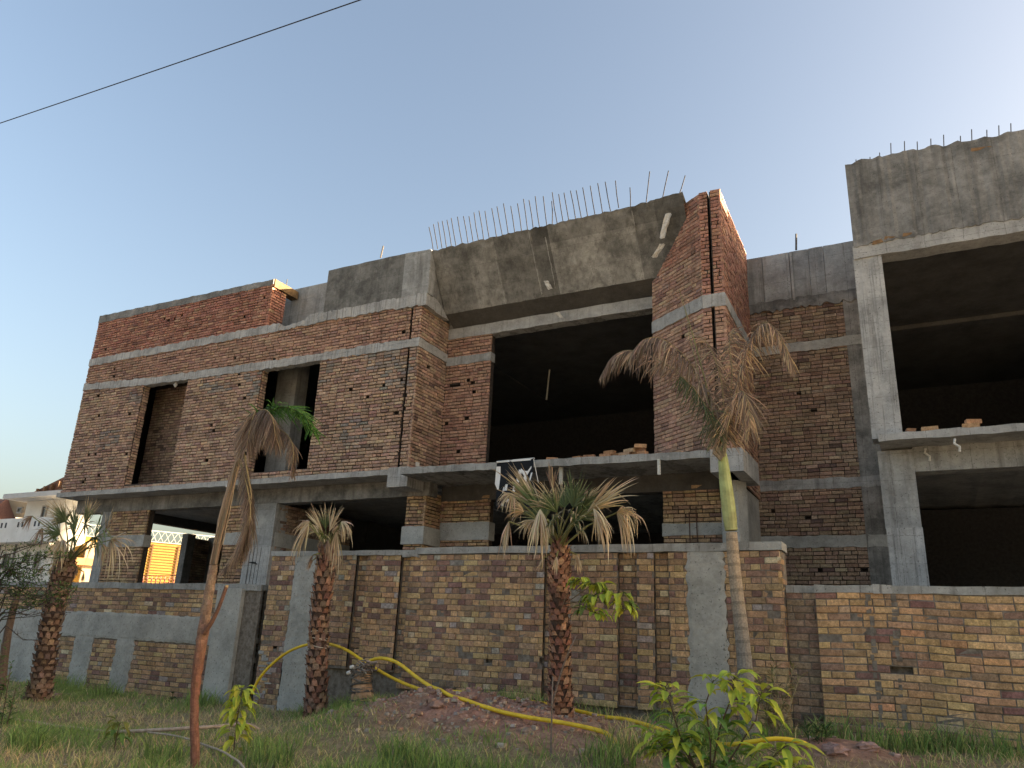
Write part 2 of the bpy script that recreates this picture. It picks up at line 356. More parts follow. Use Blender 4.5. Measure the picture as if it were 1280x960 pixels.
# --- left low wall
w = thing('boundary_wall', 'low brick boundary wall with a wide grey cement band and patches, left of the tall wall', 'wall', (-14, WY, 0))
pl_l = [(-14.72,-14.17,.0), (-13.5,-13.0,.0)]
x0 = -26
mb = MB(); O = V((x0, WY, 0)); u = V((1,0,0)); n = V((0,-1,0))
hol = [(0, -10.98-x0, 1.06, 1.49)]
courses(mb, O, u, n, 0, -10.98-x0, .0, 1.96, PAL_CTR, pitch=.078, bond='mix', holes=hol, bl=.23)
panel(mb, O, u, n, 0, -10.05-x0, -.2, 1.96, .012, .22, [])
mb.build('brickwork', [BRICK, MORT_G], w)
cast('coping', C_MID, w, (x0, WY), (-10.05, WY), .24, 1.95, 2.06, front=.015, rt=.008, rb=.008)
def ragged(mb, x0, x1, z0, z1, y=WY, front=.012, th=.03, st=.05, amp=.05, vert=False, c=(1,1,1)):
    """patch of plaster with ragged sides"""
    if vert:
        k = max(3, int((z1-z0)/st)); L = []; Rr = []
        for i in range(k+1):
            z = z0+(z1-z0)*i/k; a = x0+amp*.5*noise.noise(V((z*3, x0*3, 1)))+rnd(-.5,.5)*amp; b = x1+amp*.5*noise.noise(V((z*3, x1*3, 7)))+rnd(-.5,.5)*amp
            L.append((a, z)); Rr.append((b, z))
    else:
        k = max(3, int((x1-x0)/st)); L = []; Rr = []
        for i in range(k+1):
            x = x0+(x1-x0)*i/k; L.append((x, z1+amp*noise.noise(V((x*4, z1*3, 2)))+rnd(-.008,.008))); Rr.append((x, z0+amp*noise.noise(V((x*4, z0*3, 8)))+rnd(-.008,.008)))
    f = lambda p, d: V((p[0], y-d, p[1]))
    fr = [[f(L[i], front*.5), f((L[i][0]*.9+Rr[i][0]*.1, L[i][1]*.9+Rr[i][1]*.1), front+rnd(0,.003)), f((L[i][0]*.5+Rr[i][0]*.5, L[i][1]*.5+Rr[i][1]*.5), front+rnd(0,.004)), f((L[i][0]*.1+Rr[i][0]*.9, L[i][1]*.1+Rr[i][1]*.9), front+rnd(0,.003)), f(Rr[i], front*.5), f(Rr[i], -th), f(L[i], -th), f(L[i], front*.5)] for i in range(k+1)]
    mb.grid(fr, c); mb.face(fr[0][:-1], c); mb.face(fr[-1][:-1][::-1], c)
mb = MB(); ragged(mb, x0, -10.98, 1.04, 1.5, amp=.025); mb.build('plaster_band', C_PLAS, w)
for a, b, z in pl_l:
    mb = MB(); ragged(mb, a, b, z, 1.05, amp=.06, vert=True); mb.build('plaster_patch', C_PLAS, w)
mb = MB(); ragged(mb, -17.4, -15.2, -.1, 1.06, amp=.1, vert=True); mb.build('plaster_patch', C_PLAS, w)
cast('pilaster', C_PLAS, w, (-11.0, WY-.07), (-10.42, WY-.07), .2, -.1, 1.985, step=.1, rf=.003)
mb = MB(); O2 = V((-10.42, WY+.06, 0)); courses(mb, O2, u, n, 0, .37, .1, 1.96, PAL_CTR, pitch=.078); mb.build('brickwork', [BRICK, MORT_G], w)
# --- centre tall wall
w = thing('boundary_wall', 'tall brick boundary wall with recessed grooves and two grey plaster columns, centre', 'wall', (-5.7, WY, .4))
x0, x1 = -9.9, -1.55
slots = [(-8.08,-7.86,.80,2.53), (-7.21,-7.04,.80,2.53), (-4.74,-4.47,.62,2.53), (-3.66,-3.39,.62,2.53), (-3.16,-2.96,.62,2.53)]
base = [(-9.38,-7.10,-.2,.815), (-7.101,-2.35,-.2,.61)]
logs = [(-9.62,-9.52,1.04,1.11), (-5.62,-5.50,1.03,1.11), (-4.78,-4.74,1.05,1.14)]
hol = [(a-x0, b-x0, c, d) for a, b, c, d in slots+base+logs]
mb = MB(); O = V((x0, WY, 0)); 
pc = [(-9.36-x0, -8.80-x0, 0, 2.53), (-2.70-x0, -2.25-x0, .45, 2.53)]
courses(mb, O, u, n, 0, x1-x0, .12, 2.53, PAL_CTR, pitch=.0803, bond='english', holes=hol+pc, wav=.022, jit=.011, gap=.008)
panel(mb, O, u, n, 0, x1-x0, -.2, 2.53, .010, .065, hol, 1)
panel(mb, O, u, n, 0, x1-x0, -.2, 2.53, .088, .34, [], 1)
O3 = O+V((0, .075, 0))
for a, b, c, d in slots: courses(mb, O3, u, n, a-x0, b-x0, c, d, PAL_CTR, pitch=.0803, bond='english', gap=.012)
# end return of the wall on the right
courses(mb, V((x1, WY, 0)), V((0,1,0)), V((1,0,0)), 0, .34, .3, 2.53, PAL_YEL, pitch=.0803, bond='english')
mb.build('brickwork', [BRICK, MORT_G], w)
mb = MB(); rough_box(mb, (x0-.02, WY), (-6.93, WY), .36, 2.525, 2.605, front=.02, rt=.008, rb=.006); rough_box(mb, (-6.93, WY), (x1+.02, WY), .36, 2.535, 2.635, front=.02, rt=.009, rb=.008)
rough_box(mb, (-7.15, WY-.02), (-6.86, WY-.02), .2, 2.49, 2.53, front=.03, rb=.01, step=.05); mb.build('coping', C_MID, w)
mb = MB(); ragged(mb, -9.36, -8.80, .05, 2.53, amp=.03, vert=True, front=.01, th=.06); mb.build('plaster_column', C_PLAS, w)
mb = MB(); ragged(mb, -2.72, -2.24, .42, 2.53, amp=.045, vert=True, front=.012, th=.06); mb.build('plaster_column', C_PLAS, w)
mb = MB(); rough_box(mb, (-9.5, WY+.10), (-2.3, WY+.10), .2, -.3, .9, rf=.012, step=.12); mb.build('plinth', C_PLIN, w)
mb = MB()
for k in range(16): 
    s = -9.9+rnd(0, .25); mb.box(s, s+rnd(.05,.16), WY-rnd(.012,.02), WY+.02, .2+k*.05, .2+k*.05+rnd(.02,.05))
mb.build('cement_smear', C_LIGHT, w)
# --- right wall
w = thing('boundary_wall', 'yellow brick boundary wall with a grey coping and one blackened hole, at the right', 'wall', (1.2, WY, .4))
x0, x1 = -1.19, 9.0
mb = MB(); O = V((x0, WY, 0)); bh = [(-.47-x0, -.24-x0, 1.19, 1.262)]
courses(mb, O, u, n, 0, x1-x0, .38, 2.045, PAL_YEL, pitch=.079, bond='run', holes=bh, wav=.035, jit=.011, bl=.25, gap=.011)
panel(mb, O, u, n, 0, x1-x0, 0, 2.045, .010, .065, bh, 1); panel(mb, O, u, n, 0, x1-x0, 0, 2.045, .10, .23, [], 1)
courses(mb, V((-1.545, WY+.13, 0)), u, n, 0, .36, .38, 2.05, PAL_MID, pitch=.079); panel(mb, V((-1.545, WY+.13, 0)), u, n, 0, .355, 0, 2.05, .01, .1, [], 1)
mb.build('brickwork', [BRICK, MORT_G], w)
mb = MB(); rough_box(mb, (x0-.005, WY), (x1, WY), .25, 2.04, 2.13, front=.012, rt=.008, rb=.008); rough_box(mb, (-1.54, WY+.125), (x0-.008, WY+.125), .12, 2.045, 2.128, front=.0, rt=.008); mb.build('coping', C_MID, w)
mb = MB(); rough_box(mb, (-.56, WY-.014), (-.37, WY-.014), .1, 2.038, 2.137, front=.006, rt=.008, step=.05); mb.build('coping_patch', C_STREAK, w)
for xx, k in ((-.64, 0), (-.40, 3)):
    mb = MB(); z = .5
    while z < 2.0:
        h = rnd(.04, .11); a = xx+.012*math.sin(z*9+k)+rnd(-.01,.01); (1.12 < z < 1.27 and k == 3) or mb.box(a, a+rnd(.03,.07), WY-rnd(.004,.009), WY+.02, z, z+h); z += h+(rnd(0,.03))
    mb.build('mortar_seam', MORT_G, w)
# ================================================================== THE UNFINISHED BUILDING
B = thing('unfinished_building', 'unfinished two storey brick and concrete building behind the boundary walls', 'building', (-10, 14, .4))
F = 14.0; XL = -22.75; SL = 4.90
# slabs
mb = MB(); rough_box(mb, (XL-.12, F), (-10.62, F), 10.0, 4.77, 4.905, front=.03, rt=.008, rb=.01, step=.2); mb.build('floor_slab', C_LIGHT, B)
mb = MB(); rough_box(mb, (-10.08, 13.68), (-3.25, 14.04), 10.0, 4.70, 4.845, front=0, rt=.010, rb=.012, step=.15); mb.build('floor_slab', C_MID, B)
mb = MB(); rough_box(mb, (-.47, F), (20, F), 10.0, 4.785, 4.915, front=0, rt=.012, rb=.01, step=.15); mb.build('floor_slab', C_LIGHT, B)
mb = MB(); mb.box(XL+.05, -10.35, 14.27, 23.87, 8.72, 8.9); mb.box(-10.35, -2.99, 15.56, 17.0, 8.75, 9.1); mb.box(-10.35, -.58, 17.24, 23.87, 8.75, 9.1); mb.box(-10.35, -3.0, 17.0, 17.24, 8.75, 8.9); mb.build('roof_slab', C_SHADE, B)
mb = MB(); mb.box(-.56, 20, 14.66, 23.87, 8.63, 8.9); mb.build('roof_slab', C_SHADE, B)
mb = MB(); mb.box(-.55, -.25, 14.66, 16, 8.9, 10.56); mb.box(-.55, -.25, 16.002, 23.8, 8.9, 10.8); mb.build('sun_block_wall', C_DARK, B)  # unseen walls added behind the fascia to keep sun off the pier
# back, side walls (close the dark rooms; right end raised to block the sun)
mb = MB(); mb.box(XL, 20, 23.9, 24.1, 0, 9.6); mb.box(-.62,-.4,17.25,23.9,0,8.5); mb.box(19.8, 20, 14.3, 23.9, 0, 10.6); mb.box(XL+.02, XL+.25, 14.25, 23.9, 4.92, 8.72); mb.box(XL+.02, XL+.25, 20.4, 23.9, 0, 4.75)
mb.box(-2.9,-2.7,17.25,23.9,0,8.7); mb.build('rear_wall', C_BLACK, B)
# ground-floor side frame (open bay at the left)
bwall('side_wall', B, (XL+.1, 18.75), (XL+.1, 20.4), .2, 4.2, PAL_MID, th=.2)
mb = MB(); mb.box(XL, XL+.28, 18.62, 18.95, 0, 4.3); mb.box(XL, XL+.27, 19.75, 20.0, 0, 4.3); mb.build('frame_column', C_DARK, B)
mb = MB(); mb.box(XL, XL+.3, 14.9, 20.5, 4.47, 4.77); mb.box(XL+.3, -15.9, 20.1, 20.5, 4.05, 4.77); mb.build('frame_beam', C_SHADE, B)
# open the view towards the neighbours: only the right part of the bay is closed
mb = MB(); mb.box(-16.25, -15.95, 15.1, 23.8, 0, 4.74); mb.box(XL+.12, -16.2, 20.55, 20.8, 0, 4.74); mb.build('partition_wall', C_SHADE, B)
# --- left upper facade
X0 = XL; X1 = -10.1
def zl(X): return lerp([(-22.75, 8.13), (-19.9, 7.975), (-15.0, 7.88), (-10.1, 7.855)])(X)
wins = [(-19.9-X0, -18.0-X0, 5.02, 7.98), (-15.15-X0, -13.12-X0, 5.08, 7.90)]
groove = [(-10.42-X0, -10.355-X0, 4.9, 8.99)]
SMEAR = [(-15.75,-15.1,7.1,7.95), (-17.5,-16.4,7.5,8.0), (-11.1,-10.45,7.0,7.95), (-11.9,-11.1,7.55,7.95), (-20.4,-19.9,7.5,8.1), (-13.4,-12.9,7.4,7.9), (-12.2,-11.6,5.6,6.2), (-21.5,-20.8,6.2,6.6)]
def pfac(z, s):
    c = pfac0(z, s); x = XL+s
    for a, b, lo, hi in SMEAR:
        if a-.1 < x < b+.1 and lo-.1 < z < hi+.1 and noise.noise(V((x*4, z*4, 2)))+.45 > R.random()*.9: c = mixc(c, vary((.24,.225,.20), .2), rnd(.5, .9)); break
    return c
def pfac0(z, s): return PAL_RED() if z > 9.12 else (PAL_FAC() if z < 8.05 else mixc(PAL_FAC(), PAL_RED(), .35))
bwall('brick_wall', B, (X0, F), (X1, F), 4.905, 8.98, pfac, wins+groove, putlog=34, gap=.019, jit=.010, bond='mix')
bwall('parapet_brick', B, (X0, F), (-15.22, F), 8.98, 10.42, pfac, putlog=7, gap=.019, jit=.010, th=.25)
bwall('parapet_return', B, (-15.22, F), (-15.22, F+.55), 9.2, 10.42, PAL_RED, th=.2, gap=.019)
bwall('side_wall', B, (X0, 20), (X0, F), 4.905, 10.42, pfac, gap=.019)
mb = MB(); mb.box(-10.47, -10.30, F+.24, F+.3, 4.905, 8.98); mb.build('groove_back', MORT_D, B)
for nm, m_, z0, z1, a, b, fr in (('lintel_band', C_STREAK, lambda s: zl(X0+s), lambda s: zl(X0+s)+.215, X0, X1, .022), ('concrete_band', C_STREAK, 8.93, 9.16, X0, -14.75, .02)):
    mb = MB(); rough_box(mb, (a-.015, F), (b+.004, F), .2, z0, z1, front=fr, rt=.026, rb=.020, rf=.008, step=.11); mb.build(nm, m_, B)
mb = MB(); rough_box(mb, (X0-.01, F), (-15.20, F), .28, 10.40, lerp([(0,10.66),(7.5,10.56)]), front=.015, rt=.015, rb=.02, step=.15); mb.build('coping', C_DARK, B)
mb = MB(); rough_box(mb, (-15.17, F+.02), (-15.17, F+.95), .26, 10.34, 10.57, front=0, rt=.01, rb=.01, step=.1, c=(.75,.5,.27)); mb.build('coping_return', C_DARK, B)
# sill bricks on the slab, inner wall and column seen through the windows
mb = MB()
courses(mb, V((-20.6, 14.95, 0)), V((1,0,0)), V((0,-1,0)), 0, 3.4, 4.9, 8.2, PAL_MID, gap=.019); mb.box(-20.6, -17.2, 14.965, 15.2, 4.9, 8.7, m=1); mb.build('inner_wall', [BRICK, MORT_D], B)
mb = MB(); rough_box(mb, (-15.72, 15.15), (-14.98, 15.15), .45, 4.9, 8.72); mb.build('inner_column', C_MID, B)
# --- pier return and recess
bwall('pier_return', B, (X1, F), (X1, 15.25), 4.84, 8.9, PAL_FAC, putlog=2, gap=.017)
mb = MB(); rough_box(mb, (X1, F-.022), (X1, 15.24), .2, 7.85, 8.07, front=.015, rt=.012, rb=.01, step=.12); mb.build('lintel_band', C_LIGHT, B)
bwall('recess_wall', B, (X1, 15.25), (-8.84, 15.25), 4.84, 8.5, lambda z, s: mixc(PAL_FAC(), PAL_RED(), .45), openings=[(.12, .42, 7.18, 7.25), (.05,.17,6.2,6.29)], putlog=5, th=.23, gap=.017, jit=.012)
mb = MB(); rough_box(mb, (X1, 15.25), (-8.83, 15.25), .2, 7.75, 7.96, front=.02, rt=.015, rb=.015); mb.build('lintel_band', C_MID, B)
mb = MB(); mb.box(-10.34, -9.6, 15.3, 15.7, 8.5, 9.2); mb.build('sun_leak_fill', C_DARK, B)  # filler added to stop sun leaking in at the recess corner
mb = MB(); rough_box(mb, (X1, 15.25), (-4.5, 15.25), .3, 8.46, 8.74, front=.015, rt=.01, rb=.012, step=.2); mb.build('recess_beam', C_LIGHT, B)
# splayed wall, front pier, side
bwall('splayed_wall', B, (-4.66, 14.92), (-3.34, F), 4.83, 10.3, lambda z, s: mixc(PAL_FAC(), PAL_RED(), .75 if z > 9.0 else .25), gap=.012, jit=.007, putlog=2, bond='run')
mb = MB(); mb.box(-4.66, -4.45, 15.05, 15.3, 4.84, 8.46); mb.build('jamb', MORT_D, B)
mb = MB(); rough_box(mb, (-4.66, 14.92), (-3.34, F), .2, 7.70, 7.97, front=.018, rt=.012, rb=.012, step=.12); mb.build('lintel_band', C_LIGHT, B)
pg = [(.165, .235, 4.8, 7.69), (.165, .235, 7.98, 10.36)]
bwall('front_pier', B, (-3.34, F), (-2.9, F), 4.83, 10.32, lambda z, s: mixc(PAL_FAC(), PAL_RED(), .85 if z > 7.9 else .4), pg, gap=.017, jit=.010)
mb = MB(); mb.box(-3.2, -3.08, F+.231, F+.26, 4.84, 9.9); mb.build('groove_back', MORT_D, B)
mb = MB(); rough_box(mb, (-3.34, F), (-2.9, F), .2, 7.70, 7.97, front=.02, rt=.012, rb=.012, step=.1); mb.build('lintel_band', C_STREAK, B)
bwall('pier_side', B, (-2.9, F), (-2.97, 17.0), 4.4, 10.3, lambda z, s: mixc(PAL_FAC(), PAL_RED(), .8 if z > 8 else .4), gap=.017, jit=.008)
mb = MB(); rough_box(mb, (-2.9, F-.02), (-2.97, 16.99), .2, 7.70, 7.95, front=.018, rt=.012, rb=.012, step=.15); mb.build('lintel_band', C_LIGHT, B)
mb = MB(); mb.box(-4.4,-3.1, 15.2, 17, 4.85, 9.0); mb.build('pier_core', MORT_D, B)
# sloping fascia over the recess, with soffit
def fas(s, t):   # s along X, t from top (0) to bottom (1)
    x = -9.97+s*6.3; jag = .05*noise.noise(V((x*6, 1, 0)))+.03*noise.noise(V((x*17, 2, 0)))+.02
    z = (10.32+(jag if t == 0 else 0)+(.08*sm(.8, 1, s) if t == 0 else 0))*(1-t)+8.98*t; y = 13.98+.86*t
    return V((x, y-.008*noise.noise(V((x*3, z*3, 4))), z+(.02*noise.noise(V((x*5, 7, 0))) if t == 1 else 0)))
mb = MB(); N = 90; T = 8
shade = {}
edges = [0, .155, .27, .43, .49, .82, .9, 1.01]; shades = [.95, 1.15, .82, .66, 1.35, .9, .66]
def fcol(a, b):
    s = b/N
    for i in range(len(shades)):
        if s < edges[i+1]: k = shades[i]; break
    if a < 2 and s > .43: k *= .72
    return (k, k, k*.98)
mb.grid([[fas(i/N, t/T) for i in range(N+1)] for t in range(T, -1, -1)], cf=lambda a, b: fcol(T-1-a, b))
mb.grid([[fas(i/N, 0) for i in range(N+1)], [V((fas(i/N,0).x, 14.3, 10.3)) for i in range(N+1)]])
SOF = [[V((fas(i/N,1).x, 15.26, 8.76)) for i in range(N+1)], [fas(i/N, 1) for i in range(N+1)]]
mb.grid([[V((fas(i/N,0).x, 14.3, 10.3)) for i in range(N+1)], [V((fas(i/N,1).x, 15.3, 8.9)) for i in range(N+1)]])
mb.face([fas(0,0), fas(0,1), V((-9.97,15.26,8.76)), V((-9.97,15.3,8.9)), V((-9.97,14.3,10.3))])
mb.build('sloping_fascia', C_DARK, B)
mb = MB(); mb.grid(SOF); mb.grid([[v+V((0,.02,.03)) for v in r] for r in SOF][::-1]); mb.build('fascia_soffit', C_SHADE, B)
mb = MB()
for s0, s1, ta, tb in ((.27,.272,.3,1), (.425,.43,.02,.95), (.485,.490,.15,.9), (.82,.823,.05,.55)):
    mb = MB()
    for k in range(10):
        t0 = ta+(tb-ta)*k/10; t1 = ta+(tb-ta)*(k+1)/10; w_ = rnd(.008,.028); o_ = rnd(-.006,.006); a = fas(s0,t0)+V((o_,-.012,0)); b = fas(s0,t1)+V((o_,-.012,0)); mb.hexa([a, a+V((w_,0,0)), a+V((w_,.02,0)), a+V((0,.02,0)), b, b+V((w_,0,0)), b+V((w_,.02,0)), b+V((0,.02,0))])
    mb.build('formwork_fin', C_MID, B)
mb = MB(); rough_box(mb, (-9.99, F+.02), (-9.99, 15.3), .2, 8.95, 10.33, front=.0, step=.1, rf=.006); mb.build('fascia_return', C_DARK, B)
# white plaster scraps left on the joint with the splayed wall
for p in ((828,298,836,268), (818,322,828,306), (676,345,678,352), (680,376,683,380)):
    mb = MB(); a = P(p[0], p[1], 14.3 if p[0] > 700 else 14.35); b = P(p[2], p[3], 14.12 if p[0] > 700 else 14.3); a.y -= .04; b.y -= .04
    if p[0] < 700: a.y = 13.99+.86*(10.32-a.z)/1.34-.03; b.y = 13.99+.86*(10.32-b.z)/1.34-.03
    rw = [[a.lerp(b, k/5)+V((q*.055+rnd(-.015,.015), -.01+rnd(-.01,.01), rnd(-.01,.01))) for q in (-1, -.3, .4, 1)] for k in range(6)]
    mb.grid(rw, (1.6,1.6,1.6)); mb.grid([[v+V((0,.05,0)) for v in r] for r in rw][::-1], (1.6,1.6,1.6)); mb.build('plaster_scrap', C_LIGHT, B)
# concrete parapet left of the fascia
def mpcol(x): 
    return .78 if x < -11.05 else 1.3
mb = MB(); rough_box(mb, (-13.2, F), (-10.72, F), .2, 9.2, 10.42, front=.035, rt=.008, rb=.02, c=(.85,.85,.83)); mb.build('parapet_panel', C_DARK, B)
mb = MB(); rough_box(mb, (-10.72, F), (-9.94, F), .2, 9.2, lerp([(0,10.42),(.8,10.36)]), front=.045, rt=.008, rb=.02, step=.2); rough_box(mb, (-10.36, F-.046), (-9.98, F-.046), .03, 9.2, 10.38, front=.0); mb.build('parapet_panel', C_MID, B)
mb = MB(); rough_box(mb, (-14.7, F), (-9.98, F), .26, lerp([(0,8.94),(2,8.95),(4.7,8.92)]), lerp([(0,9.0),(.9,9.10),(1.0,9.22),(4.7,9.22)]), front=.04, rt=.02, rb=.03, rf=.012, step=.09); rough_box(mb, (-10.0, F-.04), (-10.0, 15.0), .2, 8.88, lerp([(0,9.24),(.5,9.2),(.9,9.0)]), front=.03, rb=.02, step=.12); mb.build('concrete_band', C_STREAK, B)
mb = MB(); rough_box(mb, (-16.0, 15.0), (-13.0, 15.0), .2, 8.9, 10.72, step=.3); mb.build('rear_parapet', C_MID, B)
mb = MB(); rough_box(mb, (-13.2, 14.2), (-13.2, 15.0), .2, 9.0, 10.4); mb.build('rear_parapet', C_DARK, B)
# --- middle-right wall, set back
YM = 17.0
bwall('brick_wall', B, (-3.05, YM), (-.5, YM), .2, 8.87, PAL_MID, putlog=12, gap=.013, jit=.010)
for a, b, m_ in ((7.66, 7.88, C_PLAS), (4.58, 4.80, C_MID), (3.38, 3.62, C_PLAS)):
    mb = MB(); rough_box(mb, (-3.02, YM), (-.5, YM), .2, a, b, front=.02, rt=.015, rb=.015, step=.12); mb.build('concrete_band', m_, B)
mb = MB(); rough_box(mb, (-.98, YM), (-.5, YM), .2, .5, 8.86, front=.016, step=.1); mb.build('plaster_strip', C_DARK, B)
for k, (a, b, s) in enumerate(((-3.1,-2.62,.95), (-2.62,-2.02,1.05), (-2.02,-1.60,.92), (-1.60,-1.28,.98), (-1.28,-.5,1.15))):
    mb = MB(); rough_box(mb, (a+.004, YM), (b-.004, YM), .2, 8.86, 10.12, front=.03+.006*(k % 2), rt=.004, c=(s,s,s)); mb.build('parapet_panel', C_MID, B)
mb = MB(); rough_box(mb, (-2.0, YM-.036), (-1.95, YM-.036), .02, 8.9, 10.1, front=.02, rf=.01, step=.02); mb.build('formwork_fin', C_LIGHT, B)
mb = MB(); rough_box(mb, (-3.0, YM), (-.5, YM), .2, 8.70, 8.95, front=.045, rt=.03, rb=.05, step=.08); mb.build('concrete_band', C_DARK, B)
# --- right block
YR = 14.3
def jag(s): return 10.38+.05*noise.noise(V((s*5, 3, 3)))+.03*noise.noise(V((s*14, 4, 3)))-.02*s+.03*math.sin(s*1.9)
mb = MB(); rough_box(mb, (-.54, YR), (8, YR), .35, 8.60, jag, front=.06, rb=.03, rf=.010, step=.06); rough_box(mb, (8, YR), (20, YR), .35, 8.6, 10.3, front=.06); mb.build('roof_fascia', C_DARK, B)
mb = MB(); rough_box(mb, (-.56, YR), (20, YR), .34, 8.345, 8.62, front=.045, rt=.01, rb=.01, step=.2); mb.build('roof_beam', C_LIGHT, B)
mb = MB(); rough_box(mb, (-.575, YR), (-.097, YR), .4, 4.9, 8.35, front=.02, step=.12, rf=.006); mb.build('upper_column', C_STREAK, B)
mb = MB(); rough_box(mb, (-.53, 14.6), (.02, 14.6), .45, 3.4, 4.75, front=0, step=.14, rf=.004); mb.build('lower_column', C_MID, B)
mb = MB(); rough_box(mb, (-.52, 14.6), (.03, 14.6), .43, 0, 3.41, front=.015, step=.14, rf=.006); mb.build('lower_column', C_STREAK, B)
mb = MB(); rough_box(mb, (.02, 14.6), (20, 14.6), .35, 4.36, 4.79, front=-.02, step=.3); mb.build('floor_beam', C_MID, B)
mb = MB()
for q in ((1.75,14.0),(1.32,14.57)): 
    mb = MB(); mb.tube([(q[0]-1.1,q[1],4.74),(q[0]-1.12,q[1]-.01,4.66),(q[0]-1.05,q[1],4.6),(q[0]-1.06,q[1],4.52)], .02, 6, (1.7,1.7,1.65)); mb.build('pipe_stub', C_LIGHT, B)
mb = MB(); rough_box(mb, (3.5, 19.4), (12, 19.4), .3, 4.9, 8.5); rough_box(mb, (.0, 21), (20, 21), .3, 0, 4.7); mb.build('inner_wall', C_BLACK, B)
mb = MB(); mb.box(-.3, 18, 18.7, 19.0, 8.52, 8.62); mb.build('ceiling_beam', C_SHADE, B)
# peeled plywood patches on the fascia
for a in ((1090,306,1104,300), (1105,300,1122,297), (1213,190,1240,184), (1128,296,1142,292)):
    mb = MB(); p = P(a[0], a[1], YR-.062); q = P(a[2], a[3], YR-.062); mb.hexa([p, V((q.x,p.y,p.z+.02)), V((q.x,p.y+.01,p.z+.02)), p+V((0,.01,0)), V((p.x+.02,p.y-.006,p.z+.07)), V((q.x-.03,p.y-.006,q.z+.03)), V((q.x-.03,p.y+.01,q.z+.03)), V((p.x+.02,p.y+.01,p.z+.07))], (.30,.18,.09)); mb.build('plywood_scrap', WOOD, B)
# --- lower storey
YL = 14.6
mb = MB(); rough_box(mb, (XL, YL), (-9.9, YL), .35, 4.38, 4.76, front=0, rb=.008); mb.build('floor_beam', C_DARK, B)
mb = MB(); rough_box(mb, (-21.42, YL), (-21.02, YL), .35, 0, 4.38, front=.01); mb.build('corner_column', C_MID, B)
bwall('brick_pier', B, (-21.0, YL), (-19.4, YL), .2, 4.38, PAL_LOW, th=.23, gap=.019, jit=.012)
mb = MB(); rough_box(mb, (-21.0, YL), (-19.38, YL), .24, 3.35, 3.68, front=.018, rt=.01, rb=.012); mb.build('plaster_band', C_PLAS, B)
bwall('brick_pier', B, (-16.25, YL), (-15.42, YL), .2, 4.38, PAL_LOW, th=.23, gap=.019, jit=.012)
mb = MB(); rough_box(mb, (-16.25, YL), (-15.4, YL), .24, 3.35, 3.66, front=.018, rt=.01, rb=.012); mb.build('plaster_band', C_PLAS, B)
mb = MB(); rough_box(mb, (-15.40, YL), (-14.52, YL), .4, 3.3, 4.38, front=.02); mb.build('lower_column', C_MID, B)
mb = MB(); rough_box(mb, (-15.40, YL), (-14.52, YL), .4, .0, 3.31, front=.035, rf=.008, step=.15); mb.build('lower_column', C_STREAK, B)
bwall('partition_wall', B, (-14.52, YL+.1), (-14.52, 17.6), .2, 4.38, PAL_MID, th=.2)
mb = MB(); rough_box(mb, (-14.52, YL+.05), (-14.52, 17.6), .2, 3.30, 3.65, front=.02); mb.build('plaster_band', C_PLAS, B)
mb = MB()
for k in range(3): mb.tube([V((-15.2+.05*k, YL-.05, 2.9)), V((-14.95, YL-.06, 2.86+.02*k)), V((-14.85, YL-.09, 2.84))], .008, 5, (.04,.035,.03))
for k in range(4): mb.tube([V((-15.18+.12*k, YL-.04, 3.26)), V((-15.2+.12*k, YL-.042, 2.3))], .006, 5, (.06,.055,.05))
mb.build('rebar_wire', METAL, B)
bwall('brick_pier', B, (-10.5, YL), (-9.97, YL), .2, 4.38, PAL_LOW, th=.25, gap=.019, jit=.012)
bwall('brick_pier', B, (-9.97, YL), (-9.97, 15.3), .2, 4.5, PAL_LOW, th=.2, gap=.019, jit=.012)
mb = MB(); rough_box(mb, (-10.55, YL-.02), (-9.94, YL-.02), .27, 3.28, 3.68, front=.02, rt=.01); rough_box(mb, (-9.95, YL-.03), (-9.95, 15.25), .2, 3.28, 3.68, front=.02); mb.build('plaster_band', C_PLAS, B)
bwall('brick_wall', B, (-9.97, 15.25), (-8.65, 15.25), .2, 4.45, PAL_LOW, th=.23, gap=.017, jit=.014)
mb = MB(); rough_box(mb, (-9.95, 15.25), (-8.63, 15.25), .25, 3.44, 3.84, front=.02, rt=.01, rb=.01); mb.build('plaster_band', C_PLAS, B)
bwall('brick_wall', B, (-4.6, 15.25), (-3.0, 15.25), .2, 4.45, PAL_LOW, th=.23, gap=.017, jit=.014)
mb = MB(); rough_box(mb, (-4.62, 15.25), (-2.98, 15.25), .25, 3.44, 3.68, front=.02, rt=.01, rb=.01); mb.build('plaster_band', C_PLAS, B)
mb = MB(); rough_box(mb, (-9.97, 15.25), (-3.0, 15.25), .3, 4.34, 4.72, front=.01); mb.build('recess_beam', C_SHADE, B)
mb = MB(); rough_box(mb, (-3.0, 14.75), (-3.02, 17.0), .25, .2, 4.5, front=.0); rough_box(mb, (-3.35, 14.9), (-3.0, 14.75), .3, .2, 4.4); mb.build('plaster_corner', C_PLAS, B)
mb = MB(); mb.tube([(-4.05,15.20,2.5),(-4.05,15.19,3.9)], .012, 6, (.10,.05,.035)); mb.tube([(-3.9,15.20,2.5),(-3.91,15.19,4.0)], .012, 6, (.10,.05,.035)); mb.build('rusty_bar', METAL, B)
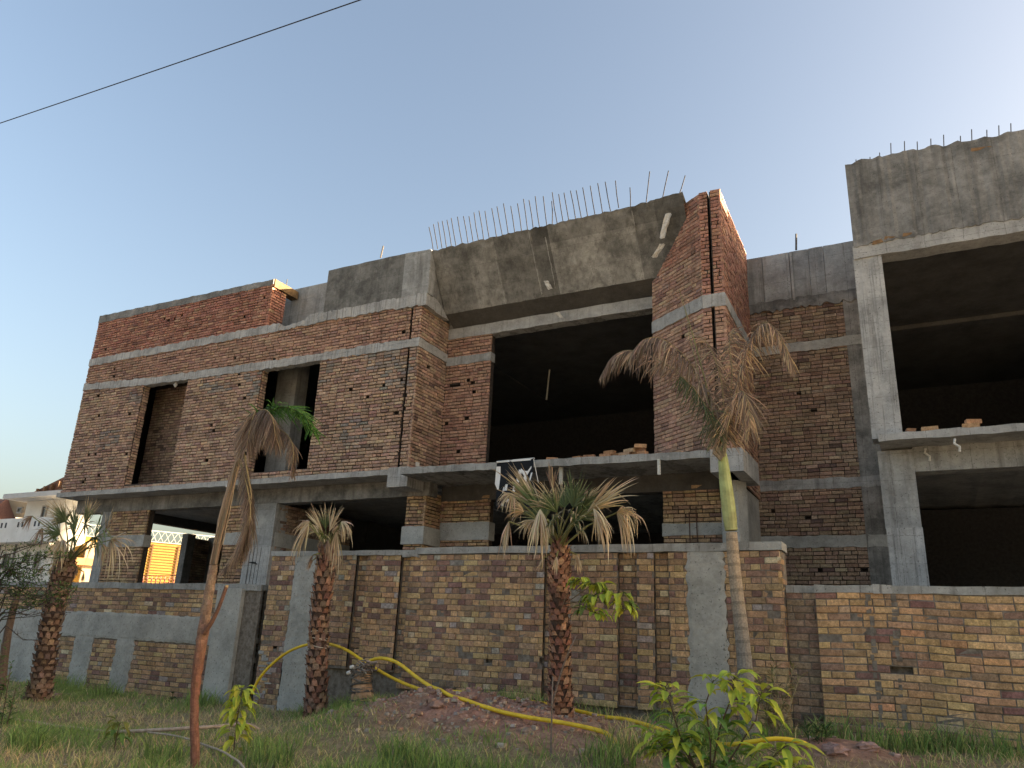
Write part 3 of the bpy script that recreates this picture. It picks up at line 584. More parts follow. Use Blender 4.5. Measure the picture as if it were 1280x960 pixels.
# brackets carrying the recess slab
mb = MB(); rough_box(mb, (-10.62, F), (-10.06, F), 1.2, 4.48, 4.93, front=.05, rf=.006, step=.12); mb.build('bracket', C_STREAK, B)
mb = MB(); rough_box(mb, (-3.30, F), (-2.70, F), 1.4, 4.40, 4.83, front=.06, rf=.006, step=.12); mb.build('bracket', C_LIGHT, B)
mb = MB(); p = P(823, 585, 13.95); mb.box(p.x-.02, p.x+.03, p.y, p.y+.05, 4.42, 4.72, (1.6,1.6,1.5)); mb.build('pipe_stub', C_LIGHT, B); mb = MB(); p = P(700, 590, 14.0); mb.box(p.x-.02, p.x+.05, p.y, p.y+.05, 4.35, 4.72, (1.4,1.4,1.3)); mb.build('pipe_stub', C_LIGHT, B)
mb = MB(); mb.tube([P(683,500,18), P(687,462,18)], .025, 6, (1.2,1.15,1.0)); mb.build('hanging_pipe', C_MID, B)
mb = MB(); p = P(219.5, 481, 14.1); mb.tube([p+V((0,0,.12)), p+V((0,0,.05)), p, p-V((0,0,.07))], [.02,.03,.06,.02], 8, (.6,.6,.58)); mb.build('lamp_bulb', PAINT, B)
mb = MB(); p = P(284, 609, 13.9); mb.tube([p, p+V((.06,0,.1))], [.05,.03], 8, (.75,.75,.72)); mb.build('lamp_bulb', PAINT, B)
mb = MB(); p = P(476, 320, 14.15); mb.tube([p-V((0,0,.05)), p+V((.05,0,.28))], .02, 6, (.1,.09,.08)); mb.build('post_stub', METAL, B); mb = MB(); p = P(995, 310, 17.1); mb.tube([p-V((0,0,.05)), p+V((.03,0,.36))], .025, 6, (.09,.085,.08)); mb.build('post_stub', METAL, B); mb = MB(); p = P(358, 357, 14.6); mb.tube([p-V((0,0,.1)), p+V((0,0,.2))], .012, 6, (.09,.085,.08)); mb.build('post_stub', METAL, B)
# reinforcing bars standing out of the fascias
tips = [(52,268),(70,257),(88,247),(105,244),(124,240),(141,232),(166,227),(190,225),(212,225),(232,210),(252,203),(276,204),(303,193),(324,186),(350,174),(379,184),(406,174),(430,156),(452,160),(477,145),(509,145),(543,164),(545,129),(571,137),(592,131),(618,123),(641,121),(667,110),(697,103),(727,93),(757,87),(798,83),(856,110),(935,46),(1010,43),(1077,62)]
bx = [69,87,104,122,142,160,186,209,230,252,272,295,323,347,370,396,423,447,470,495,524,545,566,590,613,640,663,688,718,748,778,811,858,920,985,1045]
by = [350,346,342,340,337,334,331,328,325,323,320,315,305,300,293,288,282,276,272,266,258,250,250,246,242,236,230,225,220,213,195,182,180,165,150,150]
for (tx, ty), b_x, b_y in zip(tips, bx, by):
    a = P(520+b_x/3.2, 200+b_y/3.2+3, 14.06); b = P(520+tx/3.2, 200+ty/3.2, 13.88 if b_x < 800 else 14.0)
    mb = MB(); mb.tube([a, a.lerp(b, .5)+V((rnd(-.01,.01), rnd(-.01,.01), 0)), b], .011, 5, (.05,.045,.045)); mb.build('rebar', METAL, B)
for px, py in ((1070.5,207),(1077,207),(1088,203),(1100,199),(1114,194),(1131,190),(1147,190),(1164,186),(1180,183),(1201,181),(1215,178),(1234,176),(1249,173),(1264,170)):
    h = rnd(10, 17) if px > 1110 else rnd(5, 9)
    a = P(px, py+4, YR+.05); b = P(px-.5, py-h, YR+.04); mb = MB(); mb.tube([a, b], .009, 5, (.05,.045,.045)); mb.build('rebar', METAL, B)
# ================================================================== LOOSE BRICKS ON THE SLABS
BC = [(.42,.25,.14), (.36,.19,.10), (.40,.27,.17), (.30,.16,.09)]
def loose(px, py, Y, z, label, rz, col, grp='loose bricks left on the slab edges', sc=1.0, tilt=0):
    p = P(px, py, Y); mb = MB(); L, W, H = .115*sc, .055, .037
    pts = []
    for zz in (-H, H):
        for sx, sy in ((-1,-1),(1,-1),(1,1),(-1,1)):
            v = V((sx*L+rnd(-.008,.008), sy*W+rnd(-.006,.006), zz+rnd(-.005,.005))); v.rotate(Matrix.Rotation(tilt, 3, 'Y')); v.rotate(Matrix.Rotation(rz, 3, 'Z')); pts.append(V((p.x, Y, z+H))+v)
    mb.hexa(pts, vary(col, .12)); o = mb.build('loose_brick', BRICK); tag(o, label, 'brick', grp)
zt = 4.85
stack = [(757,563,0,'lowest flat brick at the left end of the heap on the slab'),(768,562,0,'second flat brick from the left in the bottom row of the heap'),(781,561,0,'flat brick in the middle of the bottom row of the heap'),(793,560,0,'brick under the right hand column of the heap on the slab'),(802,559,0,'rightmost bottom brick of the heap by the splayed wall'),(762,557,1,'brick lying on top at the left of the heap'),(787,554,1,'brick lying on top near the right of the heap'),(799,553,1,'second brick up in the right hand column of the heap'),(800,547,2,'topmost brick standing highest on the heap')]
for i, (px, py, lv, lb) in enumerate(stack): loose(px, py, 14.12+.05*(i % 2), zt+lv*.075, lb, rnd(-.5,.5), BC[i % 4])
loose(690, 569, 14.1, zt, 'single brick on the slab edge in the middle of the wide opening', .4, BC[0])
loose(722, 566, 14.15, zt, 'low broken brick on the slab between the single brick and the heap', -.3, BC[1], sc=.9)
loose(737, 565, 14.1, zt, 'brick just left of the heap on the slab', .1, BC[3])
loose(641, 573, 14.2, zt, 'pale brick on the slab behind the black banner, left one', .1, (.45,.38,.32), sc=.7)
loose(650, 572, 14.2, zt, 'pale brick on the slab behind the black banner, right one', -.1, (.45,.37,.30), sc=.7)
loose(573, 576, 14.2, zt, 'orange brick at the foot of the recess wall', .2, (.46,.24,.12))
loose(582, 576, 14.4, zt, 'dull brick beside the orange one at the recess wall', -.4, BC[2])
loose(1162, 535, 14.12, 4.92, 'flat brick on the right hand slab, nearer the column', .05, BC[0], sc=1.05)
loose(1138, 538, 14.15, 4.92, 'brick fragment on the right hand slab beside the column', .3, BC[3], sc=.6)
loose(1213, 530, 14.12, 4.92, 'lower brick of the pair on the right hand slab', -.05, (.48,.28,.14), sc=1.05)
loose(1216, 526, 14.14, 4.995, 'upper brick of the pair on the right hand slab', .25, (.50,.30,.16), sc=1.0)
mb = MB(); p = P(534.5, 573.5, 14.3); p.x = -10.085; p.z = 5.05; mb.hexa([p+V((0,-.06,-.05)), p+V((.02,-.06,-.05)), p+V((.02,.07,-.05)), p+V((0,.07,-.05)), p+V((0,-.06,.05)), p+V((.02,-.06,.05)), p+V((.02,.07,.05)), p+V((0,.07,.05))], (.7,.68,.63)); mb.build('white_tile', PAINT, B)
# ================================================================== BANNER
bn = thing('banner', 'black cloth banner with white brush lettering hanging from the slab edge', 'banner', P(645, 576, 13.66))
def bp(s, t):   # s 0..1 across, t 0..1 down
    q = P(622+46*s, 577-4*s, 13.74); w = .05*math.sin(s*9+t*2)*t+.03*noise.noise(V((s*4, t*4, 0)))
    return V((q.x+.06*t*s*0, q.y-.03+w, q.z-.95*t-.04*s*t))
mb = MB(); mb.grid([[bp(i/14, j/12) for i in range(15)] for j in range(12, -1, -1)], (.012,.014,.018)); mb.grid([[bp(i/14, j/12)+V((0,.006,0)) for i in range(15)] for j in range(13)], (.012,.014,.018)); mb.build('cloth', CLOTH, bn, smooth=True)
mb = MB()
def stroke(pts, ws):
    rows = []
    for (s, t), w_ in zip(pts, ws): 
        c0 = bp(s, t)+V((0,-.006,0)); rows.append([bp(s-w_, t)+V((0,-.007,0)), c0+V((0,-.002,0)), bp(s+w_, t)+V((0,-.007,0))])
    mb.grid(rows[::-1], (.78,.78,.76))
def stroke_h(pts, ws):
    rows = []
    for (s, t), w_ in zip(pts, ws): rows.append([bp(s, t+w_)+V((0,-.007,0)), bp(s, t)+V((0,-.009,0)), bp(s, t-w_)+V((0,-.007,0))])
    mb.grid(rows, (.78,.78,.76))
stroke_h([(0,.02),(.3,.02),(.6,.02),(.92,.02)], [.02]*4); stroke([(.05,.12),(.04,.3),(.03,.5),(.05,.62)], [.05,.06,.06,.02])
stroke([(.28,.66),(.30,.52)], [.05,.03]); stroke([(.2,.7),(.22,.58)], [.02,.015]); stroke([(.60,.62),(.62,.4),(.65,.22)], [.04,.05,.04]); stroke([(.75,.62),(.77,.45),(.80,.3)], [.03,.05,.03])
stroke_h([(.66,.22),(.74,.3),(.84,.3),(.95,.18)], [.03,.05,.04,.02]); stroke([(.9,.5),(.96,.3)], [.02,.025]); stroke([(.5,.7),(.52,.5)],[.03,.02])
stroke_h([(.2,.92),(.32,.84),(.42,.9)], [.03,.06,.03]); stroke([(.24,.98),(.22,.9)],[.05,.03])
mb.build('lettering', CLOTH, bn)
mb = MB(); a = P(621, 577.5, 13.70); b = P(668, 573, 13.73); mb.tube([a, b], .018, 6, (.75,.74,.7)); mb.build('rail', PAINT, bn)
mb = MB(); mb.tube([P(667,574,13.7), P(673,604,13.7)], .008, 5, (.7,.68,.6)); mb.build('cord', CLOTH, bn)
# ================================================================== PALMS
TAN = [(.64,.51,.33), (.55,.42,.26), (.70,.58,.40), (.44,.33,.21)]; GRN = [(.14,.19,.085), (.18,.235,.105), (.235,.28,.13)]; BRN = [(.36,.25,.165), (.28,.19,.13), (.44,.32,.21), (.21,.145,.105)]; ORG_ = [(.50,.35,.21), (.42,.28,.17), (.58,.42,.25)]
def fan(mb, base, hub, tip, spread, n, cols, tipcols=None, droop=.15, w=.018, face=None, pet=(.25,.24,.10), petr=.012, ragged_=.2):
    """palmate leaf: petiole from base to hub, strips fanned about the hub-tip axis"""
    base, hub, tip = V(base), V(hub), V(tip); ax = tip-hub; L = ax.length; ax.normalize()
    mid = base.lerp(hub, .5)+V((0,0,.08*(hub-base).length)); mb.tube([base, mid, hub], [petr*1.4, petr, petr*.8], 5, pet)
    nrm = V(face if face else (rnd(-.4,.4), -1, rnd(-.2,.5))); nrm = (nrm-ax*nrm.dot(ax)).normalized(); side = nrm.cross(ax)
    n = int(n*1.5); w *= .68
    for k in range(n):
        ang = math.radians(spread)*((k+.5)/n-.5); a = ang+rnd(-.03,.03)*(1+droop*8); l = L*(1-.30*abs(ang)/max(.1, math.radians(spread)/2))*(1+rnd(-.3, .15)); fold = .22*(1 if k % 2 else -1)*rnd(.5,1.3)
        d = (ax*math.cos(a)+side*math.sin(a)+nrm*(fold*.6+.15*math.cos(a)+rnd(-.1,.1)*(1+4*droop))).normalized(); p = hub.copy(); wd = side*math.cos(a)-ax*math.sin(a)+nrm*fold*2
        wd.normalize(); dr = droop*rnd(.3, 2.0)+.02; rows = []; tc = R.choice(tipcols) if tipcols else None; c0 = vary(R.choice(cols), .2, .08); sg = 7; cc = []
        tw = rnd(-.9,.9); brk = R.randint(2, 6) if R.random() < (.04+1.3*droop) else 99; bk = V((rnd(-.5,.5), rnd(-.5,.5), -rnd(.5,1.6)))
        for i in range(sg+1):
            t = i/sg; ww = w*(.35+1.0*math.sin(min(1, t*1.6+.15)*1.57))*(1-t**1.7)+.001
            wv = (wd*math.cos(tw*t)+nrm*math.sin(tw*t))*ww; rows.append([p-wv, p+nrm*ww*.5, p+wv]); cc.append(mixc(c0, tc, sm(.3, .75, t)) if tc else c0)
            d = d+V((0,0,-1))*dr*(t*.7+t*t*.9)+V((rnd(-.05,.05), rnd(-.05,.05), rnd(-.05,.05)))
            if i == brk: d = d+bk
            d.normalize(); p = p+d*(l/sg)
        mb.grid(rows, cf=lambda a_, b_: cc[a_])
def trunk_boots(name, parent, pts, rad, cols, rows=26, per=9, boot=.09, out=.035):
    """palm trunk covered with the stubs of cut leaf bases"""
    pts = [V(p) for p in pts]; mb = MB(); mb.tube(pts, [r*.90 for r in rad], 14, (.09,.055,.04)); n = len(pts)-1
    for r in range(rows):
        for k in range(per):
            f = (r+.5+rnd(-.2,.2))/rows*n; i = min(n-1, int(f)); t = f-i; c = pts[i].lerp(pts[i+1], t); rr = rad[i]*(1-t)+rad[i+1]*t; ax = (pts[i+1]-pts[i]).normalized()
            a = 2*math.pi*(k+.5*(r % 2))/per+rnd(-.12,.12); e = V((math.cos(a), math.sin(a), 0)); e = (e-ax*e.dot(ax)).normalized(); s = ax.cross(e)
            w = rr*2.2/per*1.4*rnd(.8,1.15); h = boot*rnd(.7,1.25); o_ = out*rnd(.8,2.0); col = vary(R.choice(cols), .22, .06); b0 = c+e*rr*.90
            q = [b0-s*w-ax*h*.4, b0+s*w-ax*h*.4, b0+s*w*.75+ax*h*.45+e*o_*.5, b0+ax*h*.8+e*o_+s*rnd(-.01,.01), b0-s*w*.75+ax*h*.45+e*o_*.5, b0+e*o_*.45-ax*h*.3]
            mb.face([q[0], q[5], q[4]], col); mb.face([q[5], q[1], q[2]], col); mb.face([q[4], q[5], q[2], q[3]], vary(col,.08)); inn = b0+ax*h*.5; dk = tuple(x*.8 for x in col)
            mb.face([q[4], q[3], inn], dk); mb.face([q[3], q[2], inn], dk)
    return mb.build(name, BARK, parent)
def leafpart(parent, base, hub, tip, spread, n, cols, Yh=None, mt=DRY, **kw):
    mb = MB(); fan(mb, base, hub, tip, spread, n, cols, **kw); return mb.build('frond', mt, parent)
def basez(px, Y): 
    p = P(px, 800, Y); return gz(p.x, Y, False)
REDB = [(.32,.16,.105), (.38,.21,.135), (.23,.12,.09), (.46,.27,.18)]; DKB = [(.29,.19,.14), (.36,.235,.17), (.22,.145,.115)]
SK = []; DBR = [(.27,.195,.14), (.21,.15,.11), (.34,.255,.18), (.155,.115,.09)]
# --- centre fan palm
Y = 9.05; t = thing('fan_palm', 'fan palm with shaggy red brown trunk and mixed green and straw fronds before the wall', 'palm tree', P(700, 905, Y))
trunk_boots('trunk', t, [P(701,907,Y), P(700,860,Y), P(700,800,Y), P(699,740,Y), P(699,705,Y), P(700,672,Y)], [.155,.13,.118,.125,.13,.08], REDB, rows=32, per=9, boot=.075, out=.04)
cb = P(700, 683, Y); SK.append((t, P(699,697,Y), .13, 4, .24))
def q(px, py, dy): return P(px, py, Y+dy)
for hub, tip, sp, n, cols, tc, dr, kw in (
    (q(717,634,-.1), q(733,586,-.15), 125, 26, GRN, None, .05, dict(w=.016)), (q(691,613,.05), q(692,578,.05), 45, 18, BRN, None, .03, dict(w=.012)),
    (q(677,640,-.25), q(630,574,-.45), 30, 18, GRN, TAN, .02, dict(w=.019)), (q(668,632,-.1), q(640,590,-.2), 60, 14, TAN, None, .12, dict(w=.013)), (q(640,617,-.2), q(622,640,-.4), 120, 18, TAN, None, .40, dict(w=.012)),
    (q(675,637,-.5), q(677,706,-.62), 52, 22, TAN, None, .25, dict(w=.017)), (q(735,640,-.2), q(797,594,-.45), 26, 18, TAN, None, .04, dict(w=.019)), (q(728,636,-.1), q(765,604,-.3), 50, 14, GRN, TAN, .06, dict(w=.016)),
    (q(742,636,-.4), q(771,688,-.55), 40, 18, TAN, None, .35, dict(w=.015)), (q(771,641,-.1), q(822,660,-.3), 100, 26, TAN, None, .55, dict(w=.013)),
    (q(636,652,-.1), q(628,704,-.1), 40, 12, TAN, None, .4, dict(w=.012)), (q(696,640,-.3), q(672,596,-.5), 90, 20, GRN, TAN, .08, dict(w=.015)),
    (q(706,634,.2), q(700,592,.3), 120, 20, GRN, TAN, .06, dict(w=.014)), (q(680,650,.2), q(652,604,.3), 120, 22, GRN, TAN, .12, dict(w=.015)),
    (q(722,648,.2), q(760,610,.25), 110, 22, GRN, TAN, .15, dict(w=.015)), (q(690,655,-.45), q(697,640,-.75), 150, 20, GRN, TAN, .35, dict(w=.016)),
    (q(655,640,.1), q(628,632,.0), 100, 18, TAN, None, .35, dict(w=.011)), (q(668,650,-.3), q(640,665,-.4), 60, 14, TAN, None, .4, dict(w=.012)), (q(718,655,-.4), q(735,640,-.7), 120, 16, GRN, TAN, .3, dict(w=.014))):
    leafpart(t, cb+V((rnd(-.05,.05), rnd(-.08,.02), rnd(-.05,.02))), hub, tip, sp, n, cols, mt=LEAF if cols is GRN else DRY, tipcols=tc, droop=dr, **kw)
# --- short fan palm
Y = 9.35; t = thing('fan_palm', 'short fan palm with a small half dried crown and string tied round its trunk', 'palm tree', P(396, 902, Y))
trunk_boots('trunk', t, [P(394,903,Y), P(395,870,Y), P(397,820,Y), P(400,770,Y), P(405,720,Y), P(409,680,Y)], [.165,.15,.14,.135,.14,.10], REDB+DKB, rows=28, per=9, boot=.10, out=.04)
mb = MB()
for z in (0, 1, 2):
    c = P(398, 790+z*9, Y); mb.tube([c+V((.15*math.cos(a*.7), .15*math.sin(a*.7), .02*math.sin(a+z))) for a in range(10)], .006, 5, (.5,.45,.36))
mb.build('string', CLOTH, t)
cb = P(408, 690, Y); SK.append((t, P(408,700,Y), .14, 4, .2))
for hub, tip, sp, n, cols, tc, dr, kw in (
    (q(403,664,-.1), q(387,630,-.15), 34, 10, TAN, None, .03, dict(w=.012)), (q(407,662,0), q(408,626,0), 60, 14, GRN, TAN, .03, dict(w=.011)), (q(412,664,0), q(430,630,.05), 40, 12, TAN, None, .06, dict(w=.011)),
    (q(387,652,-.1), q(362,662,-.2), 80, 16, TAN, None, .5, dict(w=.012)), (q(386,655,-.3), q(366,704,-.35), 34, 14, TAN, None, .35, dict(w=.014)), (q(427,652,-.1), q(447,676,-.15), 60, 16, TAN, None, .5, dict(w=.012)),
    (q(420,665,-.25), q(425,722,-.25), 30, 14, TAN, None, .3, dict(w=.012)), (q(403,672,-.25), q(404,648,-.45), 150, 20, [(.16,.20,.06),(.20,.22,.07)], TAN, .15, dict(w=.014)), (q(415,665,.1), q(436,655,.1), 100, 14, TAN, None, .3, dict(w=.011)), (q(398,665,.1), q(378,650,.1), 80, 12, TAN, None, .25, dict(w=.010)), (q(410,675,-.2), q(412,705,-.25), 40, 10, BRN, None, .3, dict(w=.010))):
    leafpart(t, cb, hub, tip, sp, n, cols, mt=LEAF if cols is GRN else DRY, tipcols=tc, droop=dr, **kw)
# --- left fan palm
Y = 8.6; t = thing('fan_palm', 'leaning fan palm with a full green crown at the left', 'palm tree', P(47, 882, Y))
trunk_boots('trunk', t, [P(46,884,Y), P(52,850,Y), P(60,800,Y), P(70,750,Y), P(79,715,Y), P(85,690,Y)], [.20,.175,.165,.17,.175,.13], DKB+[(.23,.14,.09)], rows=30, per=10, boot=.085, out=.04)
cb = P(85, 703, Y); SK.append((t, P(80,712,Y), .17, 5, .26))
for hub, tip, sp, n, cols, tc, dr, kw in (
    (q(82,652,-.2), q(68,622,-.35), 140, 28, GRN, TAN, .06, dict(w=.017)), (q(106,656,-.2), q(126,622,-.3), 150, 30, GRN, TAN, .05, dict(w=.017)), (q(132,665,.0), q(150,640,-.1), 90, 16, BRN, TAN, .1, dict(w=.012)),
    (q(73,676,-.2), q(57,704,-.3), 80, 18, TAN, None, .45, dict(w=.014)), (q(78,674,-.4), q(76,710,-.5), 70, 20, TAN, None, .4, dict(w=.014)), (q(138,675,-.1), q(168,700,-.2), 85, 22, TAN, None, .35, dict(w=.012)),
    (q(52,660,0), q(45,684,-.1), 50, 12, BRN, None, .4, dict(w=.013)), (q(40,645,.1), q(22,662,.1), 60, 10, BRN, None, .3, dict(w=.012)), (q(94,660,.1), q(92,624,.1), 130, 24, GRN, TAN, .06, dict(w=.015)),
    (q(92,672,-.4), q(100,650,-.65), 150, 22, GRN, None, .15, dict(w=.018)), (q(118,672,-.3), q(140,660,-.5), 120, 20, GRN, None, .2, dict(w=.016)), (q(75,668,-.2), q(52,648,-.3), 110, 18, GRN, TAN, .15, dict(w=.015)), (q(128,680,.05), q(140,705,0), 50, 12, TAN, None, .4, dict(w=.011))):
    leafpart(t, cb, hub, tip, sp, n, cols, mt=LEAF if cols is GRN else DRY, tipcols=tc, droop=dr, **kw)
def skirt(parent, c, r, n, L):
    for k in range(n):
        a = 2*math.pi*k/n+rnd(-.3,.3); e = V((math.cos(a), math.sin(a), 0)); b0 = c+e*r*.5+V((0,0,.08)); h = c+e*(r+rnd(.08,.18))+V((0,0,rnd(-.02,.06)))
        leafpart(parent, b0, h, h+e*rnd(.0,.12)+V((0,0,-L*rnd(.7,1.1))), rnd(25,55), 11, R.choice([TAN, BRN]), droop=.25, w=.011)
for t_, c_, r_, n_, L_ in SK: skirt(t_, c_, r_, n_, L_)
# --- feather palms
def feather(mb, pts, L, n, cols, w=.012, hang=.6, both=True, rach=(.25,.2,.11), rr=.012, spreadz=.35, curl=.5):
    """pinnate frond along a curve of points, leaflets hanging from both sides"""
    pts = [V(p) for p in pts]; fine = []
    for i in range(len(pts)-1):
        p0, p1, p2, p3 = pts[max(0,i-1)], pts[i], pts[i+1], pts[min(len(pts)-1,i+2)]
        for k in range(8):
            t = k/8; fine.append(.5*((2*p1)+(p2-p0)*t+(2*p0-5*p1+4*p2-p3)*t*t+(3*p1-p0-3*p2+p3)*t**3))
    fine.append(pts[-1]); m = len(fine); mb.tube(fine, [rr*(1.2-.95*i/m) for i in range(m)], 5, rach)
    n = int(n*2.0); L *= 1.05; w *= .72
    for k in range(n):
        f = (.08+.92*(k+R.random())/n)*(m-1); i = min(m-2, int(f)); p = fine[i].lerp(fine[i+1], f-i); tg = (fine[i+1]-fine[i]).normalized(); u_ = f/(m-1)
        sd = tg.cross(V((0,0,1))); sd = sd.normalized() if sd.length > .05 else V((1,0,0))
        s = 1 if k % 2 else -1; up = sd.cross(tg)
        d = (tg*rnd(.3,.8)+sd*s*rnd(.5,1.0)+up*rnd(-.2,spreadz)+V((0,0,-1))*hang*rnd(.4,1.4)).normalized(); l = L*(.5+.75*math.sin(min(1,max(0,u_))*2.7+.25))*rnd(.35,1.2); c = vary(R.choice(cols), .2, .08)
        wd = d.cross(V((rnd(-.4,.4), -1, rnd(-.4,.4)))).normalized(); rows = []; q_ = p.copy(); sg = 4
        for j in range(sg+1):
            tt = j/sg; ww = wd*w*(1-tt)**.7*(.6+tt); rows.append([q_-ww, q_+ww]); d = (d+V((0,0,-1))*curl*rnd(.2,.8)+V((rnd(-.12,.12), rnd(-.12,.12), rnd(-.1,.1)))).normalized(); q_ = q_+d*l/sg
        mb.grid(rows, c)
# royal palm
Y = 9.25; t = thing('feather_palm', 'slim feather palm with a ringed grey trunk, green neck and withered brown fronds', 'palm tree', P(938, 915, Y))
mb = MB(); pts = []; rad = []; cl = []
prof = [(938,922,.105),(934,870,.092),(930,820,.082),(926,780,.077),(921,740,.073),(917,700,.070),(914,662,.066)]
for (a, b, r), (a2, b2, r2) in zip(prof, prof[1:]):
    for k in range(10):
        f = k/10; pts.append(P(a+(a2-a)*f, b+(b2-b)*f, Y)); rad.append(r+(r2-r)*f)
for i in range(len(rad)): 
    if i % 4 == 0: rad[i] *= 1.03
def rc(a, b): 
    c = mixc((.27,.25,.225), (.44,.35,.255), sm(15, 50, a)); return tuple(x*(.7 if a % 4 == 0 else 1) for x in c)
mb.tube(pts, rad, 16, cf=rc); mb.build('trunk', BARK, t)
prof = [(914,663,.072),(912,645,.082),(909,620,.080),(906,595,.070),(904,575,.058),(902,560,.045)]
mb = MB(); mb.tube([P(a,b,Y) for a,b,_ in prof], [r for *_, r in prof], 14, cf=lambda a, b: mixc((.42,.44,.19), (.36,.43,.15), a/5)); mb.build('green_neck', m_attr('palm_neck', .45, 0, 6), t)
def poly(pp, dys): return [P(a, b, Y+d) for (a, b), d in zip(pp, dys)]
FP = [([(903,560),(895,515),(878,478),(855,445),(828,424),(806,424),(790,440)], [0,-.1,-.2,-.3,-.4,-.5,-.55], .36, 170, DBR, dict(hang=.9, w=.014)),
      ([(902,560),(880,505),(850,468),(815,446),(785,438),(765,447),(754,466)], [0,0,.05,.1,.1,.1,.1], .30, 170, DBR, dict(hang=1.0, w=.013)),
      ([(903,558),(893,530),(880,505),(864,482),(850,470)], [0,-.25,-.4,-.5,-.6], .28, 50, [(.09,.12,.06),(.12,.14,.07),(.10,.13,.06)], dict(hang=1.2, w=.010)),
      ([(905,556),(916,505),(928,455),(942,418),(958,403),(975,420),(988,452)], [0,.0,0,-.05,-.1,-.15,-.2], .32, 230, ORG_+DBR, dict(hang=.9, w=.010)),
      ([(905,556),(914,520),(925,490),(934,500),(938,535)], [0,-.15,-.25,-.35,-.4], .36, 170, ORG_+DBR, dict(hang=1.0, w=.009)),
      ([(904,558),(905,515),(900,470),(885,430),(868,418)], [0,.1,.2,.3,.35], .32, 110, DBR, dict(hang=.9, w=.013)),
      ([(904,558),(910,520),(915,470),(912,430),(918,410)], [0,.2,.35,.5,.6], .30, 100, DBR+ORG_, dict(hang=.9, w=.012))]
for pp, dys, L, n, cols, kw in FP:
    mb = MB(); feather(mb, poly(pp, dys), L, n, cols, **kw); mb.build('frond', LEAF if cols[0][1] > cols[0][0] else DRY, t)
mb = MB(); mb.tube(poly([(893,525),(880,470),(865,415),(849,362)], [-.1]*4), [.014,.011,.008,.003], 5, (.26,.25,.12)); mb.tube(poly([(888,510),(872,462),(862,420),(856,385)], [-.15]*4), [.008,.006,.004,.002], 4, (.3,.3,.16)); mb.build('spear_leaf', LEAF, t)
mb = MB(); 
for a, b, c in (((903,572),(896,560),(889,548)), ((904,570),(906,556),(904,540)), ((902,574),(893,566),(893,552))): mb.tube(poly([a, b, c], [-.06,-.1,-.1]), [.03,.026,.014], 7, vary((.26,.22,.15)))
mb.build('leaf_sheath', BARK, t)
# leaning, dying palm (nearest tree)
Y = 6.3; t = thing('feather_palm', 'leaning palm with a bare red brown trunk and dead hanging fronds, one frond still green', 'palm tree', P(245, 958, Y))
tp = [(244,975,.041),(244,940,.040),(243,905,.039),(243,875,.040),(246,845,.047),(250,815,.050),(253,795,.056),(256,775,.052),(260,750,.046),(264,725,.044),(268,700,.045)]
mb = MB(); pts = []; rad = []
for (a, b, r), (a2, b2, r2) in zip(tp, tp[1:]):
    for k in range(4): 
        f = k/4; pts.append(P(a+(a2-a)*f+rnd(-.5,.5), b+(b2-b)*f, Y)); rad.append((r+(r2-r)*f)*rnd(.95,1.06)*1.12)
mb.tube(pts, rad, 12, cf=lambda a, b: vary(mixc((.25,.115,.075), (.31,.215,.155), sm(14, 36, a)), .22)); mb.build('trunk', BARK, t)
mb = MB(); mb.tube([P(255,792,Y-.03), P(265,777,Y-.03), P(272,763,Y-.02), P(277,750,Y-.02), P(283,733,Y)], [.030,.024,.021,.020,.021], 9, (.18,.095,.068)); mb.tube([P(283,734,Y), P(283.6,731.5,Y)], [.021,.018], 9, (.5,.36,.2)); mb.build('side_branch', BARK, t)
st = [(266,705,.045),(272,680,.052),(279,650,.050),(285,625,.046),(291,600,.040),(299,570,.034),(307,545,.030),(316,525,.024)]
mb = MB()
for k in range(26):
    a = rnd(0, 6.28); lo = R.randint(0, 3); ph = rnd(0, 6)
    pts = [P(x+rnd(-.6,.6), y, Y)+V((math.cos(a), math.sin(a), 0))*r*rnd(.6,.95) for x, y, r in st[lo:]]; mb.tube(pts, [rnd(.006,.013)*(1-.5*i/len(pts)) for i in range(len(pts))], 4, vary(R.choice([(.32,.24,.175),(.26,.19,.135),(.40,.31,.225),(.20,.165,.12)]), .15))
mb.tube([P(x, y, Y) for x, y, r in st], [r*.72 for *_, r in st], 9, cf=lambda a, b: mixc((.24,.165,.11), (.17,.18,.08), a/7)); mb.build('leaf_sheath', DRY, t)
for pp, dys, L, n, cols, kw in (
    ([(308,545),(318,522),(330,512),(340,522),(344,545)], [0,-.1,-.15,-.2,-.2], .36, 260, DBR, dict(hang=1.4, w=.008)),
    ([(305,552),(312,525),(318,515),(314,530),(308,560)], [0,-.1,-.2,-.25,-.3], .34, 260, DBR, dict(hang=1.4, w=.008)),
    ([(310,540),(325,518),(345,510),(362,510),(380,520),(393,540)], [0,.05,.1,.1,.1,.1], .25, 170, [(.09,.22,.045),(.13,.28,.06),(.07,.17,.04)], dict(hang=.45, w=.012, spreadz=.9, curl=.32)),
    ([(312,540),(335,535),(355,540),(366,558),(366,590)], [0,.0,.0,-.05,-.05], .20, 190, DBR, dict(hang=1.2, w=.008)),
    ([(300,575),(309,610),(313,640),(308,668),(295,695)], [0,-.08,-.1,-.1,-.05], .26, 300, DBR+[(.36,.265,.18)], dict(hang=1.5, w=.007)),
    ([(304,560),(311,600),(314,625),(310,650),(302,680),(280,712)], [0,-.05,-.05,-.05,0,0], .24, 300, DBR, dict(hang=1.6, w=.006))):
    mb = MB(); feather(mb, poly(pp, dys), L, n, cols, **kw); mb.build('frond', LEAF if cols[0][1] > cols[0][0] else DRY, t)
